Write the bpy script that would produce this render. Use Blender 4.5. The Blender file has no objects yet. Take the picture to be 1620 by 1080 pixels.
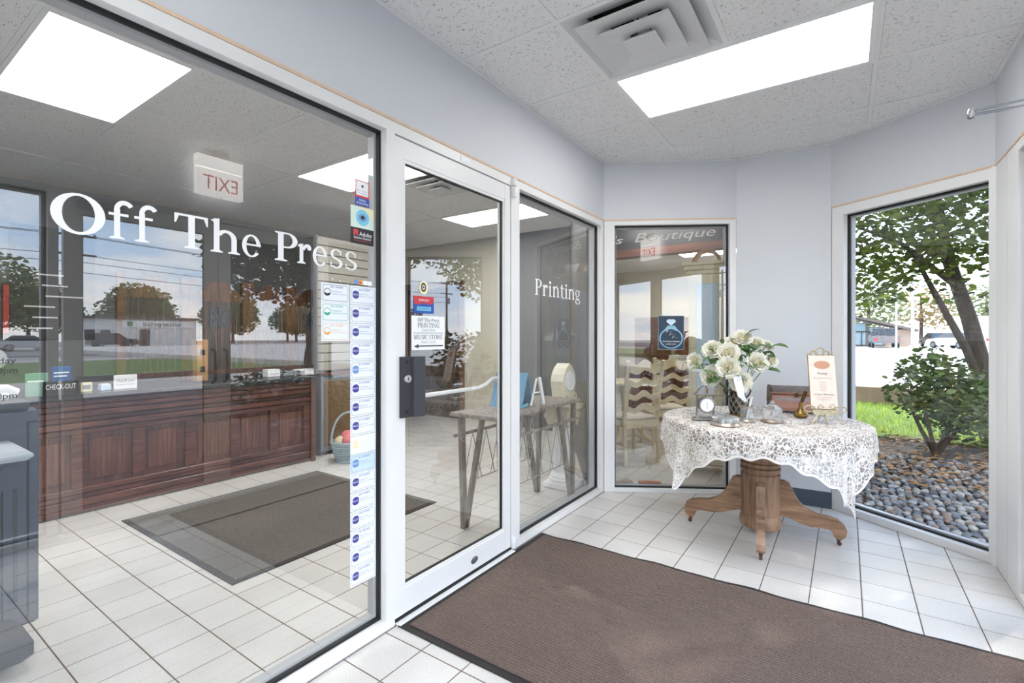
import bpy, bmesh, math, random
from mathutils import Vector, Matrix
random.seed(7)
SC = bpy.context.scene
COL = SC.collection
R_ = math.radians
PI = math.pi

# ------------------------------------------------------------------ camera
cam_d = bpy.data.cameras.new('camera'); cam = bpy.data.objects.new('camera', cam_d); COL.objects.link(cam)
CAM_H = 1.283
cam.location = (0, 0, CAM_H)
cam.rotation_euler = (R_(90), 0, math.atan(528/770.0))
cam_d.sensor_width = 36.0; cam_d.lens = 770/1620*36.0
cam_d.shift_y = -8.5/1620
cam_d.clip_start = .02; cam_d.clip_end = 500
SC.camera = cam
# ------------------------------------------------------------------ exposure
vs = SC.view_settings
vs.view_transform = 'Standard'; vs.look = 'None'; vs.gamma = 1.0; vs.use_curve_mapping = False
vs.exposure = 0.15
SC.cycles.max_bounces = 8; SC.cycles.diffuse_bounces = 4; SC.cycles.glossy_bounces = 4
SC.cycles.transmission_bounces = 6; SC.cycles.transparent_max_bounces = 24
SC.cycles.sample_clamp_indirect = 8.0
# ------------------------------------------------------------------ sky
SKY_STRENGTH = 5.0
w = bpy.data.worlds.new('sky'); SC.world = w; w.use_nodes = True
nt = w.node_tree; N = nt.nodes; L = nt.links
for n in list(N): N.remove(n)
out = N.new('ShaderNodeOutputWorld'); bg = N.new('ShaderNodeBackground'); L.new(bg.outputs[0], out.inputs[0])
tc = N.new('ShaderNodeTexCoord'); sep = N.new('ShaderNodeSeparateXYZ'); L.new(tc.outputs['Generated'], sep.inputs[0])
grad = N.new('ShaderNodeValToRGB'); L.new(sep.outputs['Z'], grad.inputs[0])
grad.color_ramp.elements[0].position = 0.0; grad.color_ramp.elements[0].color = (.86, .92, 1.0, 1)
grad.color_ramp.elements[1].position = 0.55; grad.color_ramp.elements[1].color = (.30, .50, .88, 1)
e = grad.color_ramp.elements.new(.11); e.color = (.56, .74, 1.0, 1)
zc = N.new('ShaderNodeMath'); zc.operation = 'MAXIMUM'; zc.inputs[1].default_value = 0.0; L.new(sep.outputs['Z'], zc.inputs[0])
zp = N.new('ShaderNodeMath'); zp.operation = 'ADD'; zp.inputs[1].default_value = .16; L.new(zc.outputs[0], zp.inputs[0])
dx = N.new('ShaderNodeMath'); dx.operation = 'DIVIDE'; L.new(sep.outputs['X'], dx.inputs[0]); L.new(zp.outputs[0], dx.inputs[1])
dy = N.new('ShaderNodeMath'); dy.operation = 'DIVIDE'; L.new(sep.outputs['Y'], dy.inputs[0]); L.new(zp.outputs[0], dy.inputs[1])
cmb = N.new('ShaderNodeCombineXYZ'); L.new(dx.outputs[0], cmb.inputs[0]); L.new(dy.outputs[0], cmb.inputs[1])
cl = N.new('ShaderNodeTexNoise'); cl.inputs['Scale'].default_value = .75; cl.inputs['Detail'].default_value = 8; cl.inputs['Roughness'].default_value = .58
L.new(cmb.outputs[0], cl.inputs['Vector'])
clr = N.new('ShaderNodeValToRGB'); L.new(cl.outputs[0], clr.inputs[0])
clr.color_ramp.elements[0].position = .43; clr.color_ramp.elements[0].color = (0, 0, 0, 1)
clr.color_ramp.elements[1].position = .61; clr.color_ramp.elements[1].color = (1, 1, 1, 1)
mx = N.new('ShaderNodeMixRGB'); L.new(clr.outputs[0], mx.inputs[0]); L.new(grad.outputs[0], mx.inputs[1]); mx.inputs[2].default_value = (1.12, 1.1, 1.08, 1)
L.new(mx.outputs[0], bg.inputs[0]); bg.inputs[1].default_value = SKY_STRENGTH
# ------------------------------------------------------------------ sun
sun_d = bpy.data.lights.new('sun', 'SUN'); sun = bpy.data.objects.new('sun', sun_d); COL.objects.link(sun)
sun_d.energy = 4.2; sun_d.angle = R_(.7); sun_d.color = (1.0, .93, .82)
SUN_EL = R_(40); sdir = Vector((.49*math.cos(SUN_EL), .87*math.cos(SUN_EL), math.sin(SUN_EL)))
sun.rotation_euler = sdir.to_track_quat('Z', 'Y').to_euler()

# ================================================================== helpers
def C(r, g, b):
    f = lambda c: (c/255/12.92) if c/255 <= .04045 else ((c/255+.055)/1.055)**2.4
    return (f(r), f(g), f(b))
MATS = {}
def new_mat(name):
    m = bpy.data.materials.new(name); m.use_nodes = True; MATS[name] = m
    return m, m.node_tree.nodes, m.node_tree.links, m.node_tree.nodes['Principled BSDF']
def mat(name, col, rough=.5, metal=0.0, var=0.0, vscale=8.0, bump=0.0, bscale=60.0, spec=.5, emit=None, estr=0.0, stretch=None, col2=None):
    m, N, L, b = new_mat(name)
    b.inputs['Roughness'].default_value = rough; b.inputs['Metallic'].default_value = metal
    b.inputs['Specular IOR Level'].default_value = spec
    b.inputs['Base Color'].default_value = (*col, 1)
    if var or bump:
        tc = N.new('ShaderNodeTexCoord'); mp = N.new('ShaderNodeMapping'); L.new(tc.outputs['Object'], mp.inputs[0])
        if stretch: mp.inputs['Scale'].default_value = stretch
    if var:
        n = N.new('ShaderNodeTexNoise'); n.inputs['Scale'].default_value = vscale; n.inputs['Detail'].default_value = 5
        L.new(mp.outputs[0], n.inputs['Vector'])
        r = N.new('ShaderNodeValToRGB'); L.new(n.outputs[0], r.inputs[0])
        r.color_ramp.elements[0].position = .3; r.color_ramp.elements[1].position = .7
        c2 = col2 if col2 else tuple(min(1, c*(1+var)) for c in col)
        r.color_ramp.elements[0].color = (*[c*(1-var) for c in col], 1) if not col2 else (*col, 1)
        r.color_ramp.elements[1].color = (*c2, 1)
        L.new(r.outputs[0], b.inputs['Base Color'])
    if bump:
        n2 = N.new('ShaderNodeTexNoise'); n2.inputs['Scale'].default_value = bscale; n2.inputs['Detail'].default_value = 3
        L.new(mp.outputs[0], n2.inputs['Vector'])
        bp = N.new('ShaderNodeBump'); bp.inputs['Strength'].default_value = bump; bp.inputs['Distance'].default_value = .01
        L.new(n2.outputs[0], bp.inputs['Height']); L.new(bp.outputs[0], b.inputs['Normal'])
    if emit:
        b.inputs['Emission Color'].default_value = (*emit, 1); b.inputs['Emission Strength'].default_value = estr
    return m

def glass_mat(name, f0, tint):
    """thin architectural glass: Schlick reflection over clear transmission"""
    m = bpy.data.materials.new(name); m.use_nodes = True; MATS[name] = m
    N = m.node_tree.nodes; L = m.node_tree.links
    for n in list(N): N.remove(n)
    o = N.new('ShaderNodeOutputMaterial'); mixs = N.new('ShaderNodeMixShader'); L.new(mixs.outputs[0], o.inputs[0])
    tr = N.new('ShaderNodeBsdfTransparent'); tr.inputs[0].default_value = (*tint, 1)
    if f0 <= 0:
        L.new(tr.outputs[0], o.inputs[0]); return m
    gl = N.new('ShaderNodeBsdfGlossy'); gl.inputs['Roughness'].default_value = 0.0; gl.inputs[0].default_value = (1, 1, 1, 1)
    L.new(tr.outputs[0], mixs.inputs[1]); L.new(gl.outputs[0], mixs.inputs[2])
    ge = N.new('ShaderNodeNewGeometry'); d = N.new('ShaderNodeVectorMath'); d.operation = 'DOT_PRODUCT'
    L.new(ge.outputs['Incoming'], d.inputs[0]); L.new(ge.outputs['Normal'], d.inputs[1])
    a = N.new('ShaderNodeMath'); a.operation = 'ABSOLUTE'; L.new(d.outputs['Value'], a.inputs[0])
    s = N.new('ShaderNodeMath'); s.operation = 'SUBTRACT'; s.inputs[0].default_value = 1.0; L.new(a.outputs[0], s.inputs[1])
    p = N.new('ShaderNodeMath'); p.operation = 'POWER'; p.inputs[1].default_value = 4.6; L.new(s.outputs[0], p.inputs[0])
    mu = N.new('ShaderNodeMath'); mu.operation = 'MULTIPLY_ADD'; mu.use_clamp = True
    mu.inputs[1].default_value = 1-f0; mu.inputs[2].default_value = f0; L.new(p.outputs[0], mu.inputs[0])
    L.new(mu.outputs[0], mixs.inputs[0])
    return m

class MB:
    """collects shapes into one mesh"""
    def __init__(s): s.v = []; s.f = []; s.mi = []
    def add(s, vs, fs, M=None, mi=0):
        o = len(s.v)
        s.v += [tuple(M @ Vector(p)) if M is not None else tuple(p) for p in vs]
        s.f += [tuple(i+o for i in f) for f in fs]; s.mi += [mi]*len(fs); return s
    def box(s, x0, y0, z0, x1, y1, z1, M=None, mi=0):
        v = [(x0,y0,z0),(x1,y0,z0),(x1,y1,z0),(x0,y1,z0),(x0,y0,z1),(x1,y0,z1),(x1,y1,z1),(x0,y1,z1)]
        return s.add(v, [(0,3,2,1),(4,5,6,7),(0,1,5,4),(1,2,6,5),(2,3,7,6),(3,0,4,7)], M, mi)
    def cbox(s, x0, y0, z0, x1, y1, z1, c=.004, M=None):
        """box with chamfered edges"""
        v = []; 
        for z, i in ((z0, c), (z0+c, 0), (z1-c, 0), (z1, c)):
            v += [(x0+i+(c if i==0 else 0)*0, y0+i, z), (x1-i, y0+i, z), (x1-i, y1-i, z), (x0+i, y1-i, z)]
        f = [(3,2,1,0), (12,13,14,15)]
        for k in range(3):
            for j in range(4): f.append((k*4+j, k*4+(j+1)%4, k*4+4+(j+1)%4, k*4+4+j))
        return s.add(v, f, M)
    def prism(s, pts, z0, z1, M=None, inset=0.0):
        n = len(pts)
        if inset:
            cx = sum(p[0] for p in pts)/n; cy = sum(p[1] for p in pts)/n
            r = max(math.hypot(p[0]-cx, p[1]-cy) for p in pts); k = 1-inset/max(r, 1e-4)
            top = [(cx+(p[0]-cx)*k, cy+(p[1]-cy)*k, z1) for p in pts]
            mid = [(p[0], p[1], z1-inset*.6) for p in pts]
            v = [(p[0], p[1], z0) for p in pts]+mid+top
            f = [tuple(range(n))[::-1], tuple(range(2*n, 3*n))]
            for k_ in range(2):
                for i in range(n): f.append((k_*n+i, k_*n+(i+1)%n, (k_+1)*n+(i+1)%n, (k_+1)*n+i))
            return s.add(v, f, M)
        v = [(p[0], p[1], z0) for p in pts]+[(p[0], p[1], z1) for p in pts]
        f = [tuple(range(n))[::-1], tuple(range(n, 2*n))]+[(i, (i+1)%n, n+(i+1)%n, n+i) for i in range(n)]
        return s.add(v, f, M)
    def side(s, pts, y0, y1, M=None):
        """outline in x,z extruded along y"""
        T = Matrix(((1,0,0,0),(0,0,-1,0),(0,1,0,0),(0,0,0,1)))
        MM = (M @ T) if M is not None else T
        return s.prism(pts, -y1, -y0, MM)
    def tube(s, pts, r, n=8, M=None, closed=False, flat=1.0):
        pts = [Vector(p) for p in pts]; m = len(pts); rr = r if isinstance(r, (list, tuple)) else [r]*m
        vs = []; up = None
        for i, p in enumerate(pts):
            if closed: d = pts[(i+1)%m]-pts[i-1]
            else: d = pts[min(i+1, m-1)]-pts[max(i-1, 0)]
            if d.length < 1e-9: d = Vector((0,0,1))
            d.normalize()
            if up is None:
                up = Vector((0,0,1)) if abs(d.z) < .9 else Vector((1,0,0))
            a = d.cross(up)
            if a.length < 1e-5: a = d.cross(Vector((0,1,0)))
            a.normalize(); b = a.cross(d); b.normalize(); up = b
            for k in range(n):
                t = 2*PI*k/n; vs.append(p+a*math.cos(t)*rr[i]+b*math.sin(t)*rr[i]*flat)
        fs = []
        for i in range(m if closed else m-1):
            for k in range(n):
                j = (i+1) % m; fs.append((i*n+k, i*n+(k+1)%n, j*n+(k+1)%n, j*n+k))
        if not closed: fs += [tuple(range(n))[::-1], tuple(range((m-1)*n, m*n))]
        return s.add(vs, fs, M)
    def lathe(s, prof, n=24, M=None, cap=True):
        vs = []; m = len(prof)
        for r, z in prof:
            for k in range(n): t = 2*PI*k/n; vs.append((r*math.cos(t), r*math.sin(t), z))
        fs = [(i*n+k, i*n+(k+1)%n, (i+1)*n+(k+1)%n, (i+1)*n+k) for i in range(m-1) for k in range(n)]
        if cap: fs += [tuple(range(n))[::-1], tuple(range((m-1)*n, m*n))]
        return s.add(vs, fs, M)
    def ball(s, c, r, n=10, m=7, M=None, sq=(1,1,1)):
        vs = [(c[0], c[1], c[2]-r*sq[2])]
        for i in range(1, m):
            a = -PI/2+PI*i/m
            for k in range(n):
                t = 2*PI*k/n; vs.append((c[0]+r*sq[0]*math.cos(a)*math.cos(t), c[1]+r*sq[1]*math.cos(a)*math.sin(t), c[2]+r*sq[2]*math.sin(a)))
        vs.append((c[0], c[1], c[2]+r*sq[2])); fs = [(0, 1+(k+1)%n, 1+k) for k in range(n)]
        for i in range(m-2):
            for k in range(n): fs.append((1+i*n+k, 1+i*n+(k+1)%n, 1+(i+1)*n+(k+1)%n, 1+(i+1)*n+k))
        t = len(vs)-1; o = 1+(m-2)*n
        fs += [(o+k, o+(k+1)%n, t) for k in range(n)]
        return s.add(vs, fs, M)
    def frame(s, x0, z0, x1, z1, w, y0, y1, M=None, wz=None):
        """rectangular ring in the x,z plane, one connected piece"""
        wz = w if wz is None else wz
        o = [(x0,z0),(x1,z0),(x1,z1),(x0,z1)]; i = [(x0+w,z0+wz),(x1-w,z0+wz),(x1-w,z1-wz),(x0+w,z1-wz)]
        v = [(p[0], y0, p[1]) for p in o+i]+[(p[0], y1, p[1]) for p in o+i]; f = []
        for k in range(4):
            j = (k+1) % 4
            f += [(k, j, 4+j, 4+k), (8+k, 12+k, 12+j, 8+j), (k, 8+k, 8+j, j), (4+k, 4+j, 12+j, 12+k)]
        return s.add(v, f, M)
    def build(s, name, m, parent=None, smooth=False, loc=None, rotz=None):
        me = bpy.data.meshes.new(name); me.from_pydata(s.v, [], s.f)
        for mm in (m if isinstance(m, (list, tuple)) else [m]): me.materials.append(MATS[mm] if isinstance(mm, str) else mm)
        if any(s.mi):
            for p, i in zip(me.polygons, s.mi): p.material_index = i
        bm = bmesh.new(); bm.from_mesh(me); bmesh.ops.recalc_face_normals(bm, faces=bm.faces); bm.to_mesh(me); bm.free()
        if smooth:
            me.polygons.foreach_set('use_smooth', [True]*len(me.polygons))
            try: me.set_sharp_from_angle(angle=R_(smooth if smooth is not True else 42))
            except Exception: pass
        return link(name, me, parent, loc, rotz)
def link(name, me, parent=None, loc=None, rotz=None):
    o = bpy.data.objects.new(name, me); COL.objects.link(o)
    if parent: o.parent = parent
    if loc: o.location = loc
    if rotz is not None: o.rotation_euler = (0, 0, rotz)
    return o
def tag(o, label, cat, group=None):
    o['label'] = label; o['category'] = cat
    if group: o['group'] = group
    return o
def thing(name, label, cat, loc=(0,0,0), rotz=0.0, group=None):
    o = bpy.data.objects.new(name, None); COL.objects.link(o); o.empty_display_size = .05
    o.location = loc; o.rotation_euler = (0, 0, rotz)
    return tag(o, label, cat, group)
def struct(o): o['kind'] = 'structure'; return o
def sempty(name, loc=(0,0,0), rotz=0.0):
    o = bpy.data.objects.new(name, None); COL.objects.link(o); o.empty_display_size = .05
    o.location = loc; o.rotation_euler = (0, 0, rotz); return struct(o)
def copy_tree(o, loc=None, rotz=None, label=None, group=None, parent=None):
    c = o.copy(); COL.objects.link(c); c.parent = parent
    if loc: c.location = loc
    if rotz is not None: c.rotation_euler = (0, 0, rotz)
    if label: c['label'] = label
    if group: c['group'] = group
    for ch in list(o.children): copy_tree(ch, parent=c)
    return c
def clip(poly, conv):
    """Sutherland-Hodgman: poly against a convex counter-clockwise polygon"""
    outp = list(poly); n = len(conv)
    for i in range(n):
        a = conv[i]; b = conv[(i+1)%n]; inp = outp; outp = []
        side = lambda p: (b[0]-a[0])*(p[1]-a[1])-(b[1]-a[1])*(p[0]-a[0])
        for k in range(len(inp)):
            p = inp[k]; q = inp[k-1]; sp = side(p); sq = side(q)
            if (sp >= 0) != (sq >= 0):
                t = sq/(sq-sp); outp.append((q[0]+(p[0]-q[0])*t, q[1]+(p[1]-q[1])*t))
            if sp >= 0: outp.append(p)
        if not outp: return []
    return outp
def area(p): return abs(sum(p[i-1][0]*p[i][1]-p[i][0]*p[i-1][1] for i in range(len(p))))/2

# ------------------------------------------------------------------ small print: built-in font outlines turned into flat mesh
_tx = {}
def text_geo(s, shear=0.0):
    k = (s, shear)
    if k in _tx: return _tx[k]
    cu = bpy.data.curves.new('text', 'FONT'); cu.body = s; cu.size = 1.0; cu.align_x = 'CENTER'; cu.resolution_u = 3; cu.shear = shear
    ob = bpy.data.objects.new('text', cu); COL.objects.link(ob)
    dg = bpy.context.evaluated_depsgraph_get(); me = bpy.data.meshes.new_from_object(ob.evaluated_get(dg))
    vs = [(v.co.x, v.co.y) for v in me.vertices]; fs = [tuple(p.vertices) for p in me.polygons]
    bpy.data.objects.remove(ob); bpy.data.curves.remove(cu); bpy.data.meshes.remove(me)
    _tx[k] = (vs, fs); return _tx[k]
def put_text(mb, s, u, z, size, v=-.001, width=None, shear=0.0, rot=0.0, align='C'):
    vs, fs = text_geo(s, shear)
    if not vs: return mb
    x0 = min(p[0] for p in vs); x1 = max(p[0] for p in vs)
    kx = size if width is None else width/(x1-x0)
    off = 0 if align == 'C' else (-x0*kx if align == 'L' else -x1*kx)
    if width is not None and align == 'C': off = -(x0+x1)/2*kx
    c, sn = math.cos(rot), math.sin(rot); P = []
    for x, y in vs:
        a = x*kx+off; b = y*size; P.append((u+a*c-b*sn, v, z+a*sn+b*c))
    return mb.add(P, fs)
for s_ in ['2021 MEMBER', 'PACC', 'EXIT', 'CHECK-OUT', 'enterprise']: text_geo(s_)
for y_ in range(2003, 2023): text_geo('%d MEMBER' % y_)
for s_ in ['Plainfield Area', 'Chamber of Commerce', 'Adobe', 'Solutions Network', 'Authorized Service Provider', 'FRIEND', 'OF SCOUTING', 'BOY SCOUTS', 'OF AMERICA', 'PLAINFIELD', 'SUPPORT', 'VISA', 'Menu', 'OPEN', 'SHOP LOCAL', '6', 'Custom orders', 'day', '0pm']: text_geo(s_)
for s_ in ['Boutique', "'s", 'The Perfect Invitation', 'awaits you...', 'Printing', 'Unique Moments', 'Invitations', 'Napkins', 'Programs', 'Thank you']: text_geo(s_, .3)

# ------------------------------------------------------------------ serif letters for the shop name and the door sign
def _ring(cx, cy, rx, ry, tx, ty, a0=0, a1=360, n=28):
    ps = []
    for i in range(n):
        t0 = R_(a0+(a1-a0)*i/n); t1 = R_(a0+(a1-a0)*(i+1)/n)
        o = lambda t: (cx+rx*math.cos(t), cy+ry*math.sin(t)); q = lambda t: (cx+(rx-tx)*math.cos(t), cy+(ry-ty)*math.sin(t))
        ps.append([q(t0), o(t0), o(t1), q(t1)])
    return ps
def _bx(x0, y0, x1, y1): return [[(x0,y0),(x1,y0),(x1,y1),(x0,y1)]]
def _stem(x, y0, y1, t=.19, s0=1, s1=1, w=.1):
    ps = _bx(x, y0, x+t, y1)
    if s0: ps += [[(x-w,y0),(x+t+w,y0),(x+t+w,y0+.035),(x+t,y0+.075),(x,y0+.075),(x-w,y0+.035)]]
    if s1 == 1: ps += [[(x-w,y1-.035),(x,y1-.075),(x+t,y1-.075),(x+t+w,y1-.035),(x+t+w,y1),(x-w,y1)]]
    if s1 == 2: ps += [[(x-w,y1-.06),(x,y1-.12),(x+t,y1),(x+t,y1+.02)]]
    return ps
X = .71
def _arch(x0, x1, t=.15): return _ring((x0+x1)/2, X-.27, (x1-x0)/2+t*0, .285, t, .09, 0, 155, 16)
def glyph(c):
    if c == 'O': return _ring(.5,.5,.5,.525,.2,.065), 1.0
    if c == 'o': return _ring(.33,.355,.33,.37,.14,.05), .66
    if c == 'C': return _ring(.5,.5,.5,.525,.19,.065,52,318)+_bx(.74,.66,.8,.98), .86
    if c == 'G': return _ring(.5,.5,.5,.525,.19,.065,52,305)+_bx(.74,.66,.8,.98)+_stem(.68,.05,.46,.15,0,1,.08), .95
    if c == 'D': return _stem(.12,0,1,.17)+_ring(.4,.5,.45,.5,.18,.06,-90,90)+_bx(.2,.94,.42,1)+_bx(.2,0,.42,.06), .87
    if c == 'T': return _stem(.36,0,1,.18,1,0,.12)+_bx(0,.935,.9,1)+[[(0,.72),(.04,.72),(.12,.95),(0,.95)]]+[[(.9,.72),(.86,.72),(.78,.95),(.9,.95)]], .9
    if c == 'I': return _stem(.1,0,1,.18), .38
    if c == 'P': return _stem(.12,0,1,.17)+_ring(.4,.73,.33,.27,.16,.055,-90,90,18)+_bx(.2,.945,.42,1)+_bx(.24,.46,.42,.515), .74
    if c == 'R': return glyph('P')[0]+[[(.36,.49),(.54,.49),(.86,.05),(.95,.03),(.95,0),(.7,0)]], .95
    if c == 'E': return _stem(.12,0,1,.17)+_bx(.2,.94,.7,1)+_bx(.2,0,.74,.06)+_bx(.25,.475,.56,.53)+_bx(.66,.76,.7,1)+_bx(.7,0,.74,.26)+_bx(.52,.38,.56,.62), .78
    if c == 'L': return _stem(.12,0,1,.17)+_bx(.2,0,.7,.06)+_bx(.66,0,.7,.28), .74
    if c == 'H': return _stem(.12,0,1,.17)+_stem(.68,0,1,.17)+_bx(.2,.475,.75,.53), .98
    if c == 'N': return _stem(.14,0,1,.07)+[[(.08,1),(.24,1),(.82,.0),(.7,.0)]]+_stem(.75,0,1,.07), 1.0
    if c == 'M': return _stem(.12,0,1,.07)+[[(.1,1),(.28,1),(.6,.2),(.5,.0)]]+[[(.5,0),(.56,0),(.95,1),(.88,1)]]+_stem(.86,0,1,.17), 1.15
    if c == 'U': return _stem(.12,.3,1,.17,0)+_stem(.76,.3,1,.07,0)+_ring(.475,.32,.355,.34,.17,.07,180,360,18), .97
    if c in 'Ss':
        k = 1.0 if c == 'S' else X
        ps = _ring(.3,.75,.27,.27,.13,.06,35,262,20)+_ring(.3,.25,.3,.27,.15,.06,-145,82,20)
        ps += [[(.16,.62),(.3,.56),(.5,.4),(.58,.3),(.44,.34),(.24,.47),(.08,.6)]]+_bx(.47,.72,.53,.94)+_bx(.03,.06,.08,.3)
        return [[(x*(.98 if k == 1 else .86), y*k) for x, y in p] for p in ps], (.6 if k == 1 else .54)
    if c == 'f': return _stem(.14,0,.8,.16,1,0,.12)+_ring(.42,.78,.28,.27,.14,.12,35,180,14)+_bx(0,.62,.52,.69), .56
    if c == 'h': return _stem(.1,0,1.04,.15,1,2,.09)+_arch(.13,.72)+_stem(.57,0,.46,.15,1,0,.09), .84
    if c == 'n': return _stem(.1,0,.7,.15,1,2,.09)+_arch(.13,.72)+_stem(.57,0,.46,.15,1,0,.09), .84
    if c == 'e': return _ring(.31,.355,.31,.37,.14,.055,0,322,24)+_bx(.1,.36,.62,.42), .64
    if c == 'r': return _stem(.1,0,.7,.15,1,2,.09)+_ring(.42,.44,.22,.28,.1,.12,50,165,10)+_ring(.49,.58,.085,.085,.085,.085,0,360,10), .58
    if c == 'i': return _stem(.1,0,.7,.15,1,2,.09)+_ring(.175,.9,.1,.1,.1,.1,0,360,12), .36
    if c == 't': return _stem(.14,.12,.9,.15,0,0)+_ring(.34,.16,.2,.17,.14,.06,180,310,10)+_bx(0,.64,.46,.7), .48
    if c == 'g': return _ring(.32,.47,.27,.25,.12,.05)+_ring(.33,-.12,.31,.18,.1,.05)+_bx(.16,.04,.5,.13)+_bx(.5,.6,.66,.68)+_bx(.12,.06,.2,.26), .68
    return [], .3
def put_serif(mb, s, u, z, size, width, v=-.001):
    """a line of serif capitals, centred at u"""
    adv = []; x = 0
    for c in s:
        ps, a = glyph(c); adv.append((x, ps)); x += (a+.07 if c != ' ' else .3)
    k = width/x
    for ox, ps in adv:
        for i, p in enumerate(ps): mb.add([(u+(ox+a)*k-width/2, v-.00002*i, z+b*size) for a, b in p], [tuple(range(len(p)))])
    return mb
# ================================================================== materials of the place
mat('paint_blue', C(213, 216, 221), .55, var=.02, vscale=1.5)
mat('paint_shop', C(206, 210, 216), .6)
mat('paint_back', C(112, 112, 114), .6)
mat('paint_cream', C(214, 208, 190), .6)
mat('aluminium', C(232, 232, 232), .38, metal=.0, spec=.6, var=.02, vscale=3)
mat('aluminium_grey', C(176, 178, 182), .4, spec=.6)
mat('gasket', C(14, 15, 17), .45)
mat('tan_wood', C(222, 196, 172), .6, var=.06, vscale=20)
mat('navy_base', C(70, 80, 96), .5)
mat('grout', C(112, 96, 88), .9, var=.15, vscale=30)
mat('tee', C(232, 232, 232), .5)
mat('black', C(18, 18, 20), .4)
mat('rubber', C(38, 34, 34), .7)
mat('white_vinyl', (.86, .86, .86), .45)
mat('dark_vinyl', C(52, 46, 46), .5)
mat('paper', C(246, 246, 247), .6)
mat('ink', C(60, 62, 70), .6)
mat('chrome', C(205, 205, 208), .18, metal=1.0)
mat('steel', C(150, 152, 156), .35, metal=.9)
mat('handle_black', C(52, 53, 60), .45, spec=.4)
mat('lamp_diffuser', (.9, .9, .9), .5, emit=(1.0, .985, .955), estr=9.5)
mat('lamp_diffuser_shop', (.9, .9, .9), .5, emit=(1.0, .98, .94), estr=15.0)
mat('lamp_white', C(238, 238, 238), .5)
mat('duct_dark', C(30, 31, 34), .8)
glass_mat('glass', .12, (.95, .965, .96))
glass_mat('glass_plain', .075, (.96, .97, .965))
glass_mat('glass_back', 0, (1, 1, 1))

def tile_mat():
    m, N, L, b = new_mat('floor_tile')
    tc = N.new('ShaderNodeTexCoord'); n = N.new('ShaderNodeTexNoise'); n.inputs['Scale'].default_value = 260; n.inputs['Detail'].default_value = 2
    L.new(tc.outputs['Object'], n.inputs['Vector'])
    n2 = N.new('ShaderNodeTexNoise'); n2.inputs['Scale'].default_value = 2.2; n2.inputs['Detail'].default_value = 4
    ge = N.new('ShaderNodeNewGeometry'); L.new(ge.outputs['Position'], n2.inputs['Vector'])
    oi = N.new('ShaderNodeObjectInfo')
    r = N.new('ShaderNodeValToRGB'); L.new(n.outputs[0], r.inputs[0])
    r.color_ramp.elements[0].position = .34; r.color_ramp.elements[0].color = (*C(198, 195, 192), 1)
    r.color_ramp.elements[1].position = .56; r.color_ramp.elements[1].color = (*C(224, 222, 219), 1)
    r2 = N.new('ShaderNodeValToRGB'); L.new(n2.outputs[0], r2.inputs[0])
    r2.color_ramp.elements[0].position = .3; r2.color_ramp.elements[0].color = (.86, .85, .84, 1)
    r2.color_ramp.elements[1].position = .6; r2.color_ramp.elements[1].color = (1, 1, 1, 1)
    mu = N.new('ShaderNodeMixRGB'); mu.blend_type = 'MULTIPLY'; mu.inputs[0].default_value = 1.0
    L.new(r.outputs[0], mu.inputs[1]); L.new(r2.outputs[0], mu.inputs[2])
    hs = N.new('ShaderNodeHueSaturation'); L.new(mu.outputs[0], hs.inputs['Color'])
    v = N.new('ShaderNodeMath'); v.operation = 'MULTIPLY_ADD'; v.inputs[1].default_value = .07; v.inputs[2].default_value = .95
    L.new(oi.outputs['Random'], v.inputs[0]); L.new(v.outputs[0], hs.inputs['Value'])
    L.new(hs.outputs[0], b.inputs['Base Color']); b.inputs['Roughness'].default_value = .34
    b.inputs['Specular IOR Level'].default_value = .35
tile_mat()
def acoustic_mat():
    m, N, L, b = new_mat('ceiling_board')
    tc = N.new('ShaderNodeTexCoord'); mp = N.new('ShaderNodeMapping'); L.new(tc.outputs['Object'], mp.inputs[0])
    oi = N.new('ShaderNodeObjectInfo')
    mp.inputs['Scale'].default_value = (70, 140, 70); L.new(oi.outputs['Random'], mp.inputs['Location'])
    n = N.new('ShaderNodeTexNoise'); n.inputs['Scale'].default_value = 1.0; n.inputs['Detail'].default_value = 1.5; n.inputs['Roughness'].default_value = .6
    n.inputs['Distortion'].default_value = 1.2; L.new(mp.outputs[0], n.inputs['Vector'])
    r = N.new('ShaderNodeValToRGB'); L.new(n.outputs[0], r.inputs[0])
    r.color_ramp.elements[0].position = .315; r.color_ramp.elements[0].color = (*C(128, 126, 124), 1)
    r.color_ramp.elements[1].position = .375; r.color_ramp.elements[1].color = (*C(234, 233, 232), 1)
    L.new(r.outputs[0], b.inputs['Base Color']); b.inputs['Roughness'].default_value = .9
    bp = N.new('ShaderNodeBump'); bp.inputs['Strength'].default_value = .4; bp.inputs['Distance'].default_value = .004
    L.new(r.outputs[0], bp.inputs['Height']); L.new(bp.outputs[0], b.inputs['Normal'])
acoustic_mat()

# ================================================================== plan of the vestibule (metres, camera at x=0 y=0)
CEIL = 2.709; ZT = 2.232
XL = -1.647; XR = .691; YB = -1.3
C1 = (XL, 3.739); C2 = (-.73, 4.28); C3 = (-.089, 4.326); C4 = (XR, 3.778)
VEST = [(XL, YB), (XR, YB), C4, C3, C2, C1]
SHOP = [(-6.2, -1.6), (XL-.02, -1.6), (XL-.02, 3.80), (-2.9, 5.75), (-6.2, 5.75)]
BOUT = [(XL+.0, 3.80), C2, (-.16, 4.40), (-.16, 10.5), (-5.6, 10.5), (-2.9, 5.80)]
def seg(p0, p1):
    d = (p1[0]-p0[0], p1[1]-p0[1]); return math.hypot(*d), math.atan2(d[1], d[0])
LB, AB = seg(C1, C2); LC, AC = seg(C2, C3); LD, AD = seg(C3, C4)
AL = PI/2; AE = -PI/2          # left wall runs along +y, right wall back along -y

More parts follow.
